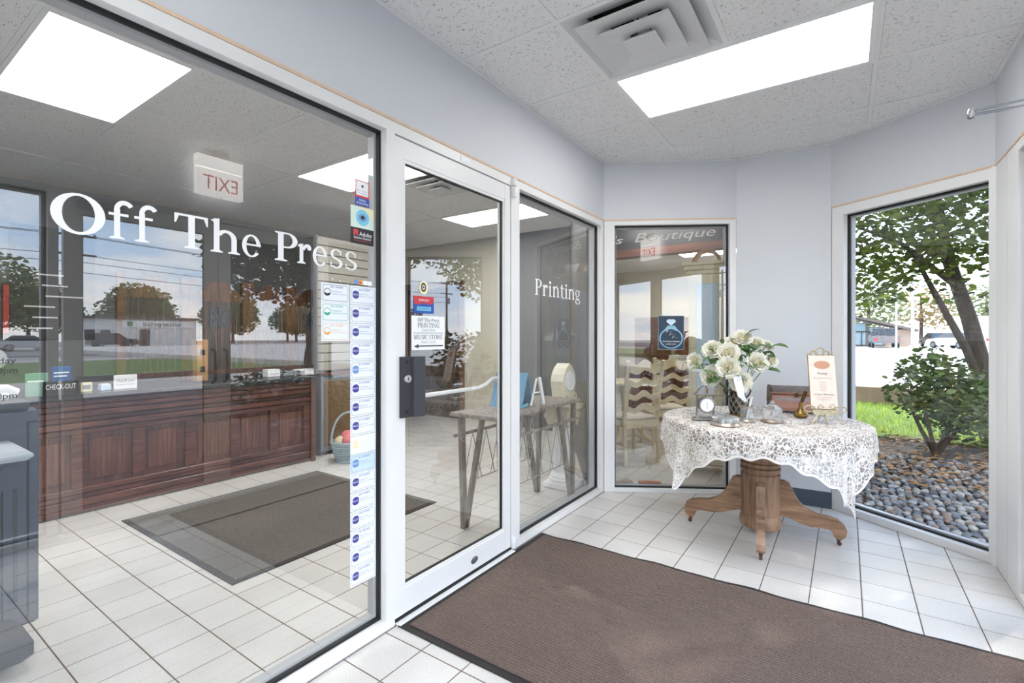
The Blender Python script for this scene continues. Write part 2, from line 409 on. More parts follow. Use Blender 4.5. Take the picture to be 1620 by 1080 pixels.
# ------------------------------------------------------------------ floor with its tiles
fl = struct(MB().box(-6.3, -1.7, -.12, -1.6, 5.85, -.0013).build('floor', 'grout'))
MB().prism([(p[0], p[1]) for p in [(XL-.12, YB-.1), (XR+.06, YB-.1), (XR+.06, 3.81), (-.07, 4.37), (-.16, 4.45), (-1.75, 4.4)]], -.12, -.00135).build('slab', 'grout', fl)
MB().prism(BOUT, -.12, -.0014).build('slab', 'grout', fl)
PT = .2135; J = .0025
whole = None; big = []; rest = MB()
def see_rank(cx, cy):
    a = math.atan(528/770.0); d = -cx*math.sin(a)+cy*math.cos(a); s = cx*math.cos(a)+cy*math.sin(a)
    if d < .55 or abs(s/d) > 1.12: return 99
    return math.hypot(cx, cy)
cells = []
for i in range(-24, 12):
    for j in range(-16, 46):
        x0 = -1.43+i*PT; y0 = 1.43+j*PT
        sq = [(x0+J, y0+J), (x0+PT-J, y0+J), (x0+PT-J, y0+PT-J), (x0+J, y0+PT-J)]
        for poly in (VEST, SHOP, BOUT):
            p = clip(sq, poly)
            if len(p) >= 3 and area(p) > 2e-4:
                c = (sum(q[0] for q in p)/len(p), sum(q[1] for q in p)/len(p))
                bonus = 0 if poly is VEST else .9
                cells.append((see_rank(*c)+bonus, x0, y0, p, area(p)))
cells.sort(key=lambda t: t[0])
for k, (rk, x0, y0, p, ar) in enumerate(cells):
    if k < 300 and rk < 90:
        if ar > .999*(PT-2*J)**2:
            if whole is None:
                h = PT/2-J; o = MB().prism([(-h,-h),(h,-h),(h,h),(-h,h)], -.01, 0, inset=.002).build('tile', 'floor_tile', fl); whole = o.data
            else: o = link('tile', whole, fl)
            o.location = (x0+PT/2, y0+PT/2, random.uniform(-.0003, .0003)); o.rotation_euler = (0, 0, random.choice((0, PI/2, PI)))
        else: MB().prism(p, -.01, 0, inset=.0015).build('tile', 'floor_tile', fl)
    else: rest.prism(p, -.01, 0)
o = rest.build('tile_field', 'floor_tile', fl); o['kind'] = 'stuff'

# ------------------------------------------------------------------ ceiling boards on a tee grid
def make_ceiling(name, poly, xs, ys, holes, zc=CEIL, half=()):
    """xs, ys: grid lines; holes: cells (x0,y0,x1,y1) left open for lamps and grilles; half: extra short tees"""
    xmin = min(p[0] for p in poly)-.1; xmax = max(p[0] for p in poly)+.1; ymin = min(p[1] for p in poly)-.1; ymax = max(p[1] for p in poly)+.1
    ce = struct(MB().prism(poly, zc+.16, zc+.2).build(name, 'ceiling_board'))
    def strip(x0, y0, x1, y1):
        p = clip([(x0,y0),(x1,y0),(x1,y1),(x0,y1)], poly)
        if len(p) >= 3 and area(p) > 1e-4: MB().prism(p, zc, zc+.012).build('tee_bar', 'tee', ce)
    for x in xs: strip(x-.012, ymin, x+.012, ymax)
    for y in ys:
        for a, b in zip(xs[:-1], xs[1:]): strip(a+.012, y-.011, b-.012, y+.011)
    for (x, y0, y1) in half: strip(x-.012, y0+.011, x+.012, y1-.011)
    cells = []
    for a, b in zip(xs[:-1], xs[1:]):
        for c, d in zip(ys[:-1], ys[1:]):
            h = [x for (x, y0, y1) in half if a < x < b and abs(y0-c) < .02]
            if h: cells += [(a, c, h[0], d), (h[0], c, b, d)]
            else: cells.append((a, c, b, d))
    for (a, c, b, d) in cells:
        if any(abs(a-q[0]) < .05 and abs(c-q[1]) < .05 and abs(b-q[2]) < .05 for q in holes): continue
        p = clip([(a+.013,c+.012),(b-.013,c+.012),(b-.013,d-.012),(a+.013,d-.012)], poly)
        if len(p) >= 3 and area(p) > 2e-4: MB().prism(p, zc+.004, zc+.02).build('ceiling_tile', 'ceiling_board', ce)
    return ce
VX = [-2.31, -1.09, .13, 1.35]; VY = [2.55+.61*k for k in range(-7, 4)]
make_ceiling('ceiling', VEST, VX, VY, [(-1.09, 2.55, .13, 3.16), (-1.09, 1.94, -.48, 2.55), (-1.09, -.5, .13, .11)], half=[(-.48, 1.94, 2.55)])
SX = [-6.51, -5.29, -4.07, -2.85, -1.63]; SY = [.58+.63*k for k in range(-4, 9)]
SHL = [(-4.07, .58), (-4.07, 2.47), (-4.07, 4.36), (-4.07, -1.31)]
make_ceiling('ceiling', SHOP, SX, SY, [(x, y, x+1.22, y+.63) for x, y in SHL]+[(-3.46, 3.10, -2.85, 3.73)], half=[(-3.46, 3.10, 3.73)])
BX = [-6.1, -4.88, -3.66, -2.44, -1.22, 0.0]; BY = [3.6+.61*k for k in range(0, 13)]
BLL = [(-2.44, 8.48), (-1.22, 8.48), (-1.22, 6.65)]
make_ceiling('ceiling', BOUT, BX, BY, [(x, y, x+1.22, y+.61) for x, y in BLL])
struct(MB().box(-6.5, -1.9, CEIL+.22, XR+.14, 3.75, CEIL+.5).box(-6.5, 3.75, CEIL+.22, -.1, 10.7, CEIL+.5).prism([(-.1,3.75),(.84,3.75),(-.1,4.45)], CEIL+.22, CEIL+.5).build('roof', 'rubber'))  # unseen slab added over all rooms to block the sky

# ------------------------------------------------------------------ walls above the glazing, trims
def wall_band(name, p0, ang, ln, z0=ZT+.012, z1=CEIL+.16, t=.11, m='paint_blue'):
    return struct(MB().box(0, 0, z0, ln, t, z1).build(name, m, None, loc=(p0[0], p0[1], 0), rotz=ang))
wall_band('wall_left', (XL, YB), AL, C1[1]-YB)
wall_band('wall_far_left', C1, AB, LB)
wall_band('wall_far', C2, AC, LC, z0=0)
wall_band('wall_far_right', C3, AD, LD)
wall_band('wall_right', C4, AE, C4[1]-YB)
struct(MB().box(XL-.12, YB-.12, 0, XR+.12, YB, CEIL+.16).build('wall_near', 'paint_blue'))
k = 0
for p0, ang, ln in [((XL, YB), AL, C1[1]-YB), (C1, AB, LB), (C3, AD, LD), (C4, AE, C4[1]-YB)]:
    k += 1; struct(MB().box(0, -.004, ZT, ln, .11, ZT+.012).build('trim_%d' % k, 'tan_wood', None, loc=(p0[0], p0[1], 0), rotz=ang))
for p0, ang, ln in [((XL, YB), AL, C1[1]-YB), (C1, AB, LB), (C2, AC, LC), (C3, AD, LD), (C4, AE, C4[1]-YB)]:
    k += 1; struct(MB().box(.002, -.02, CEIL-.004, ln-.002, 0, CEIL+.003).build('trim_%d' % k, 'tee', None, loc=(p0[0], p0[1], 0), rotz=ang))
struct(MB().box(0, -.008, 0, LC, 0, .12).build('baseboard_far', 'navy_base', None, loc=(C2[0], C2[1], 0), rotz=AC))

# ------------------------------------------------------------------ aluminium glazing
def pane(mb_name, u0, z0, u1, z1, v, parent, gm='glass'):
    m = MB()
    vs = [(u0,v,z0),(u1,v,z0),(u1,v,z1),(u0,v,z1),(u0,v+.006,z0),(u1,v+.006,z0),(u1,v+.006,z1),(u0,v+.006,z1)]
    m.add(vs, [(0,1,2,3)], mi=0); m.add(vs, [(4,7,6,5),(0,4,5,1),(1,5,6,2),(2,6,7,3),(3,7,4,0)], mi=1)
    m.v = m.v[:8]; m.f = [m.f[0]]+[tuple(i-8 for i in f) for f in m.f[1:]]
    return m.build(mb_name, [gm, 'glass_back'], parent)
def window(n, p0, ang, u0, u1, jl=.05, jr=.05, head=.048, sill=.04, vg=.045, gm='glass', zb=0.0, zt=ZT, gk=.011):
    W = sempty('window_%d' % n, (p0[0], p0[1], 0), ang)
    A = 'aluminium'
    MB().cbox(u0, 0, zb, u0+jl, .105, zt, .0015).build('jamb', A, W)
    MB().cbox(u1-jr, 0, zb, u1, .105, zt, .0015).build('jamb', A, W)
    MB().cbox(u0+jl, 0, zt-head, u1-jr, .105, zt, .0015).build('head_rail', A, W)
    MB().cbox(u0+jl, 0, zb, u1-jr, .105, zb+sill, .0015).build('sill_rail', A, W)
    a, b, c, d = u0+jl, zb+sill, u1-jr, zt-head
    MB().frame(a, b, c, d, gk, vg-.008, vg+.012).build('gasket', 'gasket', W)
    MB().frame(a, b, c, d, .02, vg+.014, .1).build('glazing_stop', 'aluminium_grey', W)
    pane('pane', a+.008, b+.008, c-.008, d-.008, vg, W, gm)
    return W
# left wall, u = y - YB
window(1, (XL, YB), AL, .6, 1.485-YB, .05, .048)
window(2, (XL, YB), AL, 2.396-YB, 3.739-YB, .088, .046)
window(3, C1, AB, .004, LB-.002, .086, .05, head=.036, sill=.03)
window(4, C3, AD, .004, LD, .088, .03, head=.066, sill=.05, vg=.05, gm='glass_plain')
MB().box(LD-.012, -.012, 0, LD+.012, .03, ZT).build('corner_post', 'aluminium', bpy.data.objects['window_4'])
# right wall, u = C4.y - y
window(5, C4, AE, .24, C4[1]-2.80, .2, .04, gm='glass_plain', gk=.06)
window(6, C4, AE, C4[1]-.91, C4[1]-YB-.02, .05, .05, gm='glass_plain')
MB().cbox(.0, 0, 0, .235, .105, ZT, .002).build('corner_post', 'aluminium', bpy.data.objects['window_5'])

def door(n, p0, ang, u0, u1, v0=.006, stile=.055, top=2.178, gt=2.086, gb=.14, hinge_right=True, gm='glass'):
    D = sempty('door_%d' % n, (p0[0], p0[1], 0), ang); A = 'aluminium'; v1 = v0+.045
    MB().cbox(u0, v0, .022, u0+stile, v1, top, .002).build('stile', A, D)
    MB().cbox(u1-stile, v0, .022, u1, v1, top, .002).build('stile', A, D)
    MB().cbox(u0+stile, v0+.001, gt, u1-stile, v1-.001, top, .002).build('rail', A, D)
    MB().cbox(u0+stile, v0+.001, .022, u1-stile, v1-.001, gb, .002).build('rail', A, D)
    MB().frame(u0+stile, gb, u1-stile, gt, .012, v0+.004, v0+.018, wz=.014).build('glazing_bead', A, D)
    MB().frame(u0+stile+.011, gb+.013, u1-stile-.011, gt-.013, .006, v0+.012, v0+.026).build('gasket', 'gasket', D)
    pane('pane', u0+stile+.012, gb+.014, u1-stile-.012, gt-.014, v0+.02, D, gm)
    return D
d1 = door(1, (XL, YB), AL, 1.488-YB, 2.392-YB)
u0 = 1.488-YB
# frame header and threshold over / under the shop door
wh = sempty('trim_10', (XL, YB, 0), AL)
MB().cbox(1.485-YB, 0, 2.182, 2.396-YB, .105, ZT, .001).build('door_head', 'aluminium', wh)
MB().box(1.487-YB, .05, 2.178, 2.394-YB, .07, 2.183).build('shadow_gap', 'gasket', wh)
MB().cbox(1.489-YB, -.03, 0, 2.394-YB, .1, .012, .003).build('threshold', 'aluminium', wh)
MB().box(1.489-YB, -.002, .012, 2.394-YB, .05, .02).build('door_sweep', 'gasket', wh)
# rating label, pivots, pull plate with lock, push bar
MB().box(1.93-YB, -.002, 2.196, 2.005-YB, .001, 2.222).build('rating_label', 'paper', wh)
for z0, z1 in ((2.115, 2.175), (2.182, 2.225), (.015, .075)):
    MB().lathe([(.0, z0), (.017, z0), (.019, z0+.004), (.019, z1-.004), (.017, z1), (0, z1)], 14, Matrix.Translation((2.413-YB, -.006, 0)), cap=False).build('pivot', 'aluminium', d1, smooth=True)
hp = MB(); z0, z1 = .915, 1.19
hp.prism([(u0+.028, -.002), (u0+.028, -.01), (u0+.086, -.01), (u0+.092, -.022), (u0+.135, -.05), (u0+.14, -.046), (u0+.14, -.04), (u0+.1, -.014), (u0+.1, .006), (u0+.028, .006)], z0, z1)
pp = hp.build('pull_plate', 'handle_black', d1)
for zz in (.94, 1.165):
    MB().lathe([(0, -.004), (.008, -.003), (.009, 0), (0, 0)], 12, Matrix.Translation((u0+.06, -.009, zz)) @ Matrix.Rotation(PI/2, 4, 'X') @ Matrix.Scale(-1, 4, (0,0,1)), cap=False).build('screw', 'black', pp, smooth=True)
lk = MB().lathe([(0, .012), (.017, .012), (.02, .008), (.021, 0)], 20, Matrix.Translation((u0+.06, -.009, 1.09)) @ Matrix.Rotation(PI/2, 4, 'X'), cap=False).build('lock_cylinder', 'chrome', pp, smooth=True)
MB().box(u0+.0585, -.0225, 1.083, u0+.0615, -.0205, 1.097).build('keyhole', 'black', lk)
MB().tube([(u0+.1, .09, .985), (u0+.2, .1, .985), (u0+.72, .1, .985), (u0+.79, .1, 1.0), (u0+.84, .09, 1.03), (u0+.875, .055, 1.035)], .011, 10).build('push_bar', 'aluminium', d1, smooth=True)
MB().lathe([(0, .003), (.016, .003), (.02, 0)], 16, Matrix.Translation((u0+.565, .006, .075)) @ Matrix.Rotation(PI/2, 4, 'X') @ Matrix.Diagonal((1.5,1,1,1)), cap=False).build('kick_badge', 'steel', d1, smooth=True)

# outer doors, u measured from C4 along -y
uA = C4[1]-2.765; uB = C4[1]-1.853; uC = C4[1]-.935
for n, a, b in ((2, uA, uB-.003), (3, uB+.003, uC)):
    D = door(n, C4, AE, a, b, stile=.082, gm='glass_plain')
    hz = b-.04 if n == 2 else a+.04
    MB().tube([(hz, -.0, .92), (hz, -.05, .94), (hz, -.05, 1.16), (hz, 0, 1.18)], .011, 8).build('pull_handle', 'handle_black', D, smooth=True)
    MB().box(a+.05, -.04, .985, b-.05, -.012, 1.025).build('push_bar', 'aluminium_grey', D)
    # closer: body on the door's top rail, two-rod arm up to the head
    side = a+.05 if n == 2 else b-.30
    MB().cbox(side, -.055, 2.1, side+.25, .004, 2.16, .006).build('closer_body', 'aluminium_grey', D)
et = sempty('trim_11', (C4[0], C4[1], 0), AE)
MB().cbox(uA-.035, 0, 2.182, uC+.03, .105, ZT, .001).build('door_head', 'aluminium', et)
MB().cbox(uA-.02, -.02, 0, uC+.02, .1, .012, .003).build('threshold', 'aluminium', et)
# closer arms (thin double rods reaching into the room)
for n, hx, ex, ey, zz in ((2, uA+.13, C4[1]-2.565, -.29, 2.14), (3, uC-.15, C4[1]-1.3, -.3, 2.14)):
    D = bpy.data.objects['door_%d' % n]
    ar = MB().tube([(hx, -.02, zz+.02), (ex, ey, zz)], .0055, 8).build('closer_arm', 'chrome', D, smooth=True)
    MB().tube([(hx+.03, -.02, zz+.035), (ex+.004, ey, zz+.014)], .006, 8).build('closer_arm', 'chrome', D, smooth=True)
    MB().lathe([(0, -.012), (.01, -.012), (.013, -.006), (.013, .012), (.009, .024), (0, .024)], 14, Matrix.Translation((ex, ey, zz)), cap=False).build('closer_joint', 'chrome', D, smooth=True)

# ------------------------------------------------------------------ shop and boutique shells
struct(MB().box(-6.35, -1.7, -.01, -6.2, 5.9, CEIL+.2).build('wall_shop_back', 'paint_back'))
struct(MB().box(-6.2, -1.75, -.01, XL-.1, -1.6, CEIL+.2).build('wall_shop_near', 'paint_shop'))
ws = struct(MB().box(-4.82, 5.75, -.01, -3.85, 5.87, CEIL+.2).build('wall_shop_far', 'paint_cream'))
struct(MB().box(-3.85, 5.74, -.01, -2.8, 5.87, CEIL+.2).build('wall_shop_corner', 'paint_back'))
MB().box(-6.2, 5.75, 2.12, -4.82, 5.87, CEIL+.2).build('lintel', 'paint_cream', ws)
mat('brass_knob', C(160, 132, 80), .3, metal=.9)
mat('door_wood', C(122, 92, 72), .5, var=.2, vscale=6, stretch=(1, 1, .15))
cs = struct(MB().side([(-6.18, 0), (-6.10, 0), (-6.10, 2.06), (-4.90, 2.06), (-4.90, 0), (-4.82, 0), (-4.82, 2.14), (-6.18, 2.14)], 5.72, 5.88).build('trim_12', 'door_wood'))
mat('dark_door', C(78, 62, 52), .45, var=.2, vscale=6, stretch=(1, 1, .15))
d4 = sempty('door_4', (-6.1, 5.8, 0), 0)
MB().cbox(0, 0, .005, 1.2, .045, 2.055, .003).build('leaf', 'dark_door', d4)
for xa in (.12, .66):
    for za, zb in ((.2, .85), (1.0, 1.9)):
        MB().cbox(xa, -.012, za, xa+.42, .0, zb, .008).build('raised_panel', 'dark_door', d4)
MB().ball((1.12, -.04, 1.0), .028).build('knob', 'brass_knob', d4, smooth=True)
struct(MB().box(-6.3, 7.2, 0, -4.6, 7.3, 2.6).box(-6.35, 5.87, 0, -6.25, 7.2, 2.6).box(-4.7, 5.87, 0, -4.6, 7.2, 2.6).build('wall_passage', 'paint_cream'))
lp = math.hypot(1.18, 1.95); ap = math.atan2(1.95, -1.18)
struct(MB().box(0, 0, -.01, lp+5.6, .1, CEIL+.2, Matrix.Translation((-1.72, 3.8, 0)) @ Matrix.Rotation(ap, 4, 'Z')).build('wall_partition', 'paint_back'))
struct(MB().box(-.16, 4.36, -.3, -.05, 10.6, CEIL+.5).build('wall_boutique_right', 'paint_cream'))
struct(MB().box(-5.8, 10.5, -.01, -.05, 10.65, CEIL+.2).build('wall_boutique_far', 'paint_cream'))
struct(MB().box(XL-.105, -1.72, 0, XL, YB+.55, CEIL+.16).build('wall_left_return', 'paint_blue'))
# ================================================================== lamps, grilles, exit sign
def ceiling_light(x0, y0, label, w=1.22, d=.61, z=CEIL, group='recessed panel lights'):
    t = thing('ceiling_light', label, 'light', (x0+w/2, y0+d/2, z), 0, group)
    a, b = w/2-.012, d/2-.012
    m = MB(); T = Matrix(((1,0,0,0),(0,0,1,0),(0,1,0,0),(0,0,0,1)))
    m.frame(-a, -b, a, b, .022, -.002, .03, T).build('frame', 'lamp_white', t)
    MB().box(-a+.02, -b+.02, .006, a-.02, b-.02, .012).build('diffuser', 'lamp_diffuser' if x0 > -1.2 and y0 < 4 else 'lamp_diffuser_shop', t)
    MB().box(-a, -b, .03, a, b, .1).build('housing', 'lamp_white', t)
    return t
ceiling_light(-1.09, 2.55, 'long recessed ceiling panel light beside the square air vent above the table')
ceiling_light(-1.09, -.5, 'added unseen ceiling panel light behind the viewer near the entrance wall')  # extra lamp added behind the camera to light the vestibule
ceiling_light(-4.07, .58, 'large bright ceiling panel at upper left, seen through the big shop window', d=.63)
ceiling_light(-4.07, 2.47, 'ceiling panel light in the shop right next to its square air vent', d=.63)
ceiling_light(-4.07, 4.36, 'farthest shop ceiling panel light, seen through the glass door top', d=.63)
ceiling_light(-4.07, -1.31, 'added unseen shop ceiling panel light out at the far left above the copier', d=.63)  # out-of-view lamp added for the light it gives the shop
ceiling_light(-2.44, 8.48, 'small distant ceiling panel light deep inside the boutique', group='boutique lights')
ceiling_light(-1.22, 8.48, 'added unseen boutique ceiling panel light in the back right corner', group='boutique lights')  # lamp added outside the window's view to light the boutique
ceiling_light(-1.22, 6.65, 'added unseen boutique ceiling panel light behind the white cabinet', group='boutique lights')  # another added boutique lamp, kept out of sight

ceiling_light(-2.15, 4.95, 'added unseen boutique fill light above the view through its window', w=.95, d=.42, z=CEIL-.1, group='boutique lights')  # fill lamp added out of sight to brighten the cabinet front
def vent(cx, cy, label, z=CEIL, s=.61):
    t = thing('air_vent', label, 'vent', (cx, cy, z), 0, 'square ceiling air diffusers')
    mat('vent_white', C(214, 214, 214), .5) if 'vent_white' not in MATS else None
    h = s/2-.012
    def cone(h0, z0, h1, z1, name, th=.006):
        v = []
        for hh, zz in ((h0, z0), (h1, z1), (h1, z1+th), (h0, z0+th)): v += [(-hh,-hh,zz),(hh,-hh,zz),(hh,hh,zz),(-hh,hh,zz)]
        f = []
        for k in range(4):
            for j in range(4): f.append((k*4+j, k*4+(j+1)%4, ((k+1)%4)*4+(j+1)%4, ((k+1)%4)*4+j))
        return MB().add(v, f).build(name, 'vent_white', t)
    cone(h, .0, .2, .035, 'rim')
    cone(.243, -.022, .12, .004, 'louvre')
    cone(.165, -.04, .05, -.018, 'louvre')
    MB().cbox(-.078, -.078, -.058, .078, .078, -.046, .004).build('centre_plate', 'vent_white', t)
    MB().box(-.02, -.02, -.046, .02, .02, .08).build('post', 'vent_white', t)
    MB().tube([(-.16, 0, .0), (.16, 0, .0)], .006, 6).build('bracket', 'vent_white', t)
    MB().tube([(0, -.16, .004), (0, .16, .004)], .006, 6).build('bracket', 'vent_white', t)
    MB().box(-.2, -.2, .078, .2, .2, .1).build('duct', 'duct_dark', t)
vent(-.785, 2.245, 'square white ceiling air vent beside the long panel light')
vent(-3.155, 3.415, 'square air vent in the shop ceiling, seen through the door glass')

t = thing('exit_sign', 'white exit sign with red letters hanging over the outer doors', 'sign', (.60, 1.83, 2.355), AE)
mat('exit_white', C(235, 232, 228), .5, emit=(1, .98, .95), estr=2.6); mat('exit_red', C(176, 52, 44), .5, emit=(.6, .06, .05), estr=1.6)
MB().cbox(-.168, 0, 0, .168, .05, .2, .004).build('face_box', 'exit_white', t)
MB().cbox(-.168, 0, .203, .168, .055, .30, .004).build('battery_box', 'exit_white', t)
MB().box(-.06, .01, .3, .1, .05, .354).build('mount_block', 'tan_wood', t)
put_text(MB(), 'EXIT', 0, .045, .155, v=-.002, width=.25).build('lettering', 'exit_red', t)

# ================================================================== floor mats
def mat_carpet(name, col, rib, axis):
    m, N, L, b = new_mat(name)
    tc = N.new('ShaderNodeTexCoord'); n = N.new('ShaderNodeTexNoise'); n.inputs['Scale'].default_value = 240; n.inputs['Detail'].default_value = 3
    L.new(tc.outputs['Object'], n.inputs['Vector'])
    r = N.new('ShaderNodeValToRGB'); L.new(n.outputs[0], r.inputs[0])
    r.color_ramp.elements[0].position = .3; r.color_ramp.elements[0].color = (*[c*.55 for c in col], 1)
    r.color_ramp.elements[1].position = .7; r.color_ramp.elements[1].color = (*[c*1.5 for c in col], 1)
    last = r.outputs[0]
    n3 = N.new('ShaderNodeTexNoise'); n3.inputs['Scale'].default_value = 2.5; n3.inputs['Detail'].default_value = 6; L.new(tc.outputs['Object'], n3.inputs['Vector'])
    r3 = N.new('ShaderNodeValToRGB'); L.new(n3.outputs[0], r3.inputs[0])
    r3.color_ramp.elements[0].color = (.8, .8, .8, 1); r3.color_ramp.elements[1].color = (1.15, 1.13, 1.1, 1)
    mu = N.new('ShaderNodeMixRGB'); mu.blend_type = 'MULTIPLY'; mu.inputs[0].default_value = 1; L.new(last, mu.inputs[1]); L.new(r3.outputs[0], mu.inputs[2]); last = mu.outputs[0]
    if rib:
        sp = N.new('ShaderNodeSeparateXYZ'); L.new(tc.outputs['Object'], sp.inputs[0])
        k = N.new('ShaderNodeMath'); k.operation = 'MULTIPLY'; k.inputs[1].default_value = 2*PI/rib; L.new(sp.outputs[axis], k.inputs[0])
        sn = N.new('ShaderNodeMath'); sn.operation = 'SINE'; L.new(k.outputs[0], sn.inputs[0])
        bp = N.new('ShaderNodeBump'); bp.inputs['Strength'].default_value = .9; bp.inputs['Distance'].default_value = .003
        ad = N.new('ShaderNodeMath'); ad.operation = 'ADD'; L.new(sn.outputs[0], ad.inputs[0]); L.new(n.outputs[0], ad.inputs[1])
        L.new(ad.outputs[0], bp.inputs['Height']); L.new(bp.outputs[0], b.inputs['Normal'])
    L.new(last, b.inputs['Base Color']); b.inputs['Roughness'].default_value = .95; b.inputs['Specular IOR Level'].default_value = .1
mat_carpet('mat_brown', C(118, 104, 98), .016, 'Y'); mat_carpet('mat_grey', C(99, 95, 91), 0, 'X')
def wavy(x0, y0, x1, y1, amp, n=40, edges='r'):
    pts = []
    for i in range(n+1): t = i/n; pts.append((x0+(x1-x0)*t, y0))
    for i in range(n+1): t = i/n; pts.append((x1, y0+(y1-y0)*t))
    for i in range(n+1):
        t = i/n; pts.append((x1+(x0-x1)*t, y1+(amp*(math.sin(t*31)+.6*math.sin(t*57+1)) if 'f' in edges else 0)))
    for i in range(1, n): t = i/n; pts.append((x0, y1+(y0-y1)*t))
    return pts
t = thing('floor_mat', 'brown ribbed entrance mat with dark rubber edge in front of the glass door', 'mat', (0, 0, 0))
fm = wavy(-1.63, 1.487, .62, 2.72, .006, edges='f')
MB().prism(fm, .0006, .006).build('rubber_edge', 'rubber', t)
MB().prism(wavy(-1.59, 1.52, .58, 2.69, .004, edges='f'), .0062, .0115).build('pile', 'mat_brown', t)
t = thing('floor_mat', 'grey carpet mat in two strips on the shop floor before the wooden counter', 'mat', (0, 0, 0))
MB().box(-4.14, 1.25, .0006, -2.60, 2.765, .006).build('rubber_edge', 'rubber', t)
MB().box(-4.12, 1.28, .0062, -3.62, 2.74, .011).build('pile', 'mat_grey', t)
MB().box(-3.585, 1.28, .0062, -2.63, 2.74, .011).build('pile', 'mat_grey', t)

# ================================================================== lettering on the glass
GX = XL-.045+.0004
def glass_thing(name, label, cat, y, z, x=GX, group=None): return thing(name, label, cat, (x, y, z), AL, group)
LET = [('O',.361,.475),('f',.482,.539),('f',.541,.598),None,('T',.643,.738),('h',.745,.838),('e',.845,.909),None,('P',.960,1.048),('r',1.047,1.105),('e',1.111,1.174),('s',1.189,1.245),('s',1.260,1.316)]
t = glass_thing('window_lettering', 'large white serif shop name lettered across the big left window', 'lettering', .36, 1.557)
def letters(t, seq, base, cap, m='white_vinyl'):
    for it in seq:
        if not it: continue
        c, a, b = it; ps, adv = glyph(c)
        xs = [p[0] for q in ps for p in q]; x0, x1 = min(xs), max(xs); mb = MB()
        for i, q in enumerate(ps): mb.add([(a-base+(p[0]-x0)*(b-a)/(x1-x0), -.00003*i, p[1]*cap) for p in q], [tuple(range(len(q)))])
        mb.build('letter', m, t)
letters(t, LET, .36, .105)
wd = [('P',.66),('r',.52),('i',.34),('n',.74),('t',.44),('i',.34),('n',.74),('g',.62)]
tot = sum(a+.09 for _, a in wd); seq = []; x = 0
for c, a in wd: seq.append((c, 2.735+x/tot*.67, 2.735+(x+a)/tot*.67)); x += a+.09
t = glass_thing('window_lettering', 'white serif word lettered on the narrow pane right of the door', 'lettering', 2.735, 1.557)
letters(t, seq, 2.735, .107)
t = glass_thing('window_lettering', 'dark opening hours lettered on the glass at the far left', 'lettering', .30, 1.19)
put_text(MB(), 'day', -.001, .026, .021, v=0, width=.031, align='R').build('lettering', 'dark_vinyl', t)
put_text(MB(), '0pm', .002, .002, .021, v=0, width=.036, align='R').build('lettering', 'dark_vinyl', t)
put_text(MB(), '0pm', .001, -.06, .021, v=0, width=.036, align='R').build('lettering', 'dark_vinyl', t)

# ------------------------------------------------------------------ member stickers
mat('st_navy', C(70, 74, 150), .5); mat('st_blue', C(112, 150, 205), .5); mat('st_indigo', C(66, 52, 150), .5); mat('st_black', C(30, 30, 34), .5)
mat('st_green', C(50, 168, 120), .5); mat('st_orange', C(240, 176, 96), .5); mat('st_pale', C(240, 226, 190), .5); mat('st_grey', C(150, 155, 172), .5)
mat('st_red', C(206, 60, 70), .5); mat('st_royal', C(40, 82, 172), .5); mat('st_sky', C(122, 200, 226), .5); mat('st_mint', C(214, 232, 222), .5); mat('st_cream', C(240, 232, 190), .5)
mat('st_paleblue', C(206, 226, 244), .5); mat('st_white', C(236, 241, 250), .5)
def rrect(x0, z0, x1, z1, r, n=4):
    p = []
    for cx, cz, a in ((x1-r, z0+r, -90), (x1-r, z1-r, 0), (x0+r, z1-r, 90), (x0+r, z0+r, 180)):
        for i in range(n+1): t = R_(a+90*i/n); p.append((cx+r*math.cos(t), cz+r*math.sin(t)))
    return p
def sticker(y0, z0, w, h, label, year, ink, emblem, round_=False, sheet='st_white', txt='st_grey', group='chamber member stickers'):
    t = glass_thing('window_sticker', label, 'sticker', y0, z0, GX, group)
    MB().box(0, -.0006, 0, w, .0, h).build('sheet', sheet, t)
    o = rrect(.007, .006, w-.006, h-.006, .008); i = rrect(.0085, .0075, w-.0075, h-.0075, .007); n = len(o)
    MB().add([(p[0], -.0008, p[1]) for p in o]+[(p[0], -.0008, p[1]) for p in i], [(k, (k+1)%n, n+(k+1)%n, n+k) for k in range(n)]).build('border', ink if round_ else txt, t)
    cx, cz = .027, h*.53; em = MB()
    if round_:
        pts = [(cx+.0155*math.cos(2*PI*k/24), cz+.0155*math.sin(2*PI*k/24)) for k in range(24)]
        em.add([(p[0], -.0009, p[1]) for p in pts], [tuple(range(24))])
        e_ = em.build('emblem', ink, t)
        pts = [(cx+.013*math.cos(R_(a)), cz+.013*math.sin(R_(a))) for a in range(-10, 191, 10)]+[(cx-.006, cz-.003), (cx, cz-.006), (cx+.006, cz-.003)]
        MB().add([(p[0], -.001, p[1]) for p in pts], [tuple(range(len(pts)))]).build('emblem_inset', sheet, e_)
    else:
        s = .0165; q = []
        for k in range(4):
            a = PI/2*k
            for ox, oz in ((s, -.007), (s, .007), (.0125, .0125)):
                q.append((cx+ox*math.cos(a)-oz*math.sin(a), cz+ox*math.sin(a)+oz*math.cos(a)))
        em.add([(p[0], -.0009, p[1]) for p in q], [tuple(range(len(q)))])
        e_ = em.build('emblem', emblem, t)
        put_text(MB(), 'PACC', cx, cz-.0035, .011, v=-.0011, width=.03).build('lettering', 'paper', e_)
    put_text(MB(), '%d MEMBER' % year, w*.54, h-.018, .0105, v=-.0009, width=.06).build('lettering', ink if round_ else 'st_navy' if emblem != 'st_pale' else 'st_pale', t)
    put_text(MB(), 'Plainfield Area', .047, cz+.001, .0085, v=-.0009, width=.045, align='L').build('lettering', txt, t)
    put_text(MB(), 'Chamber of Commerce', .047, cz-.0085, .0085, v=-.0009, width=w-.06, align='L').build('lettering', txt, t)
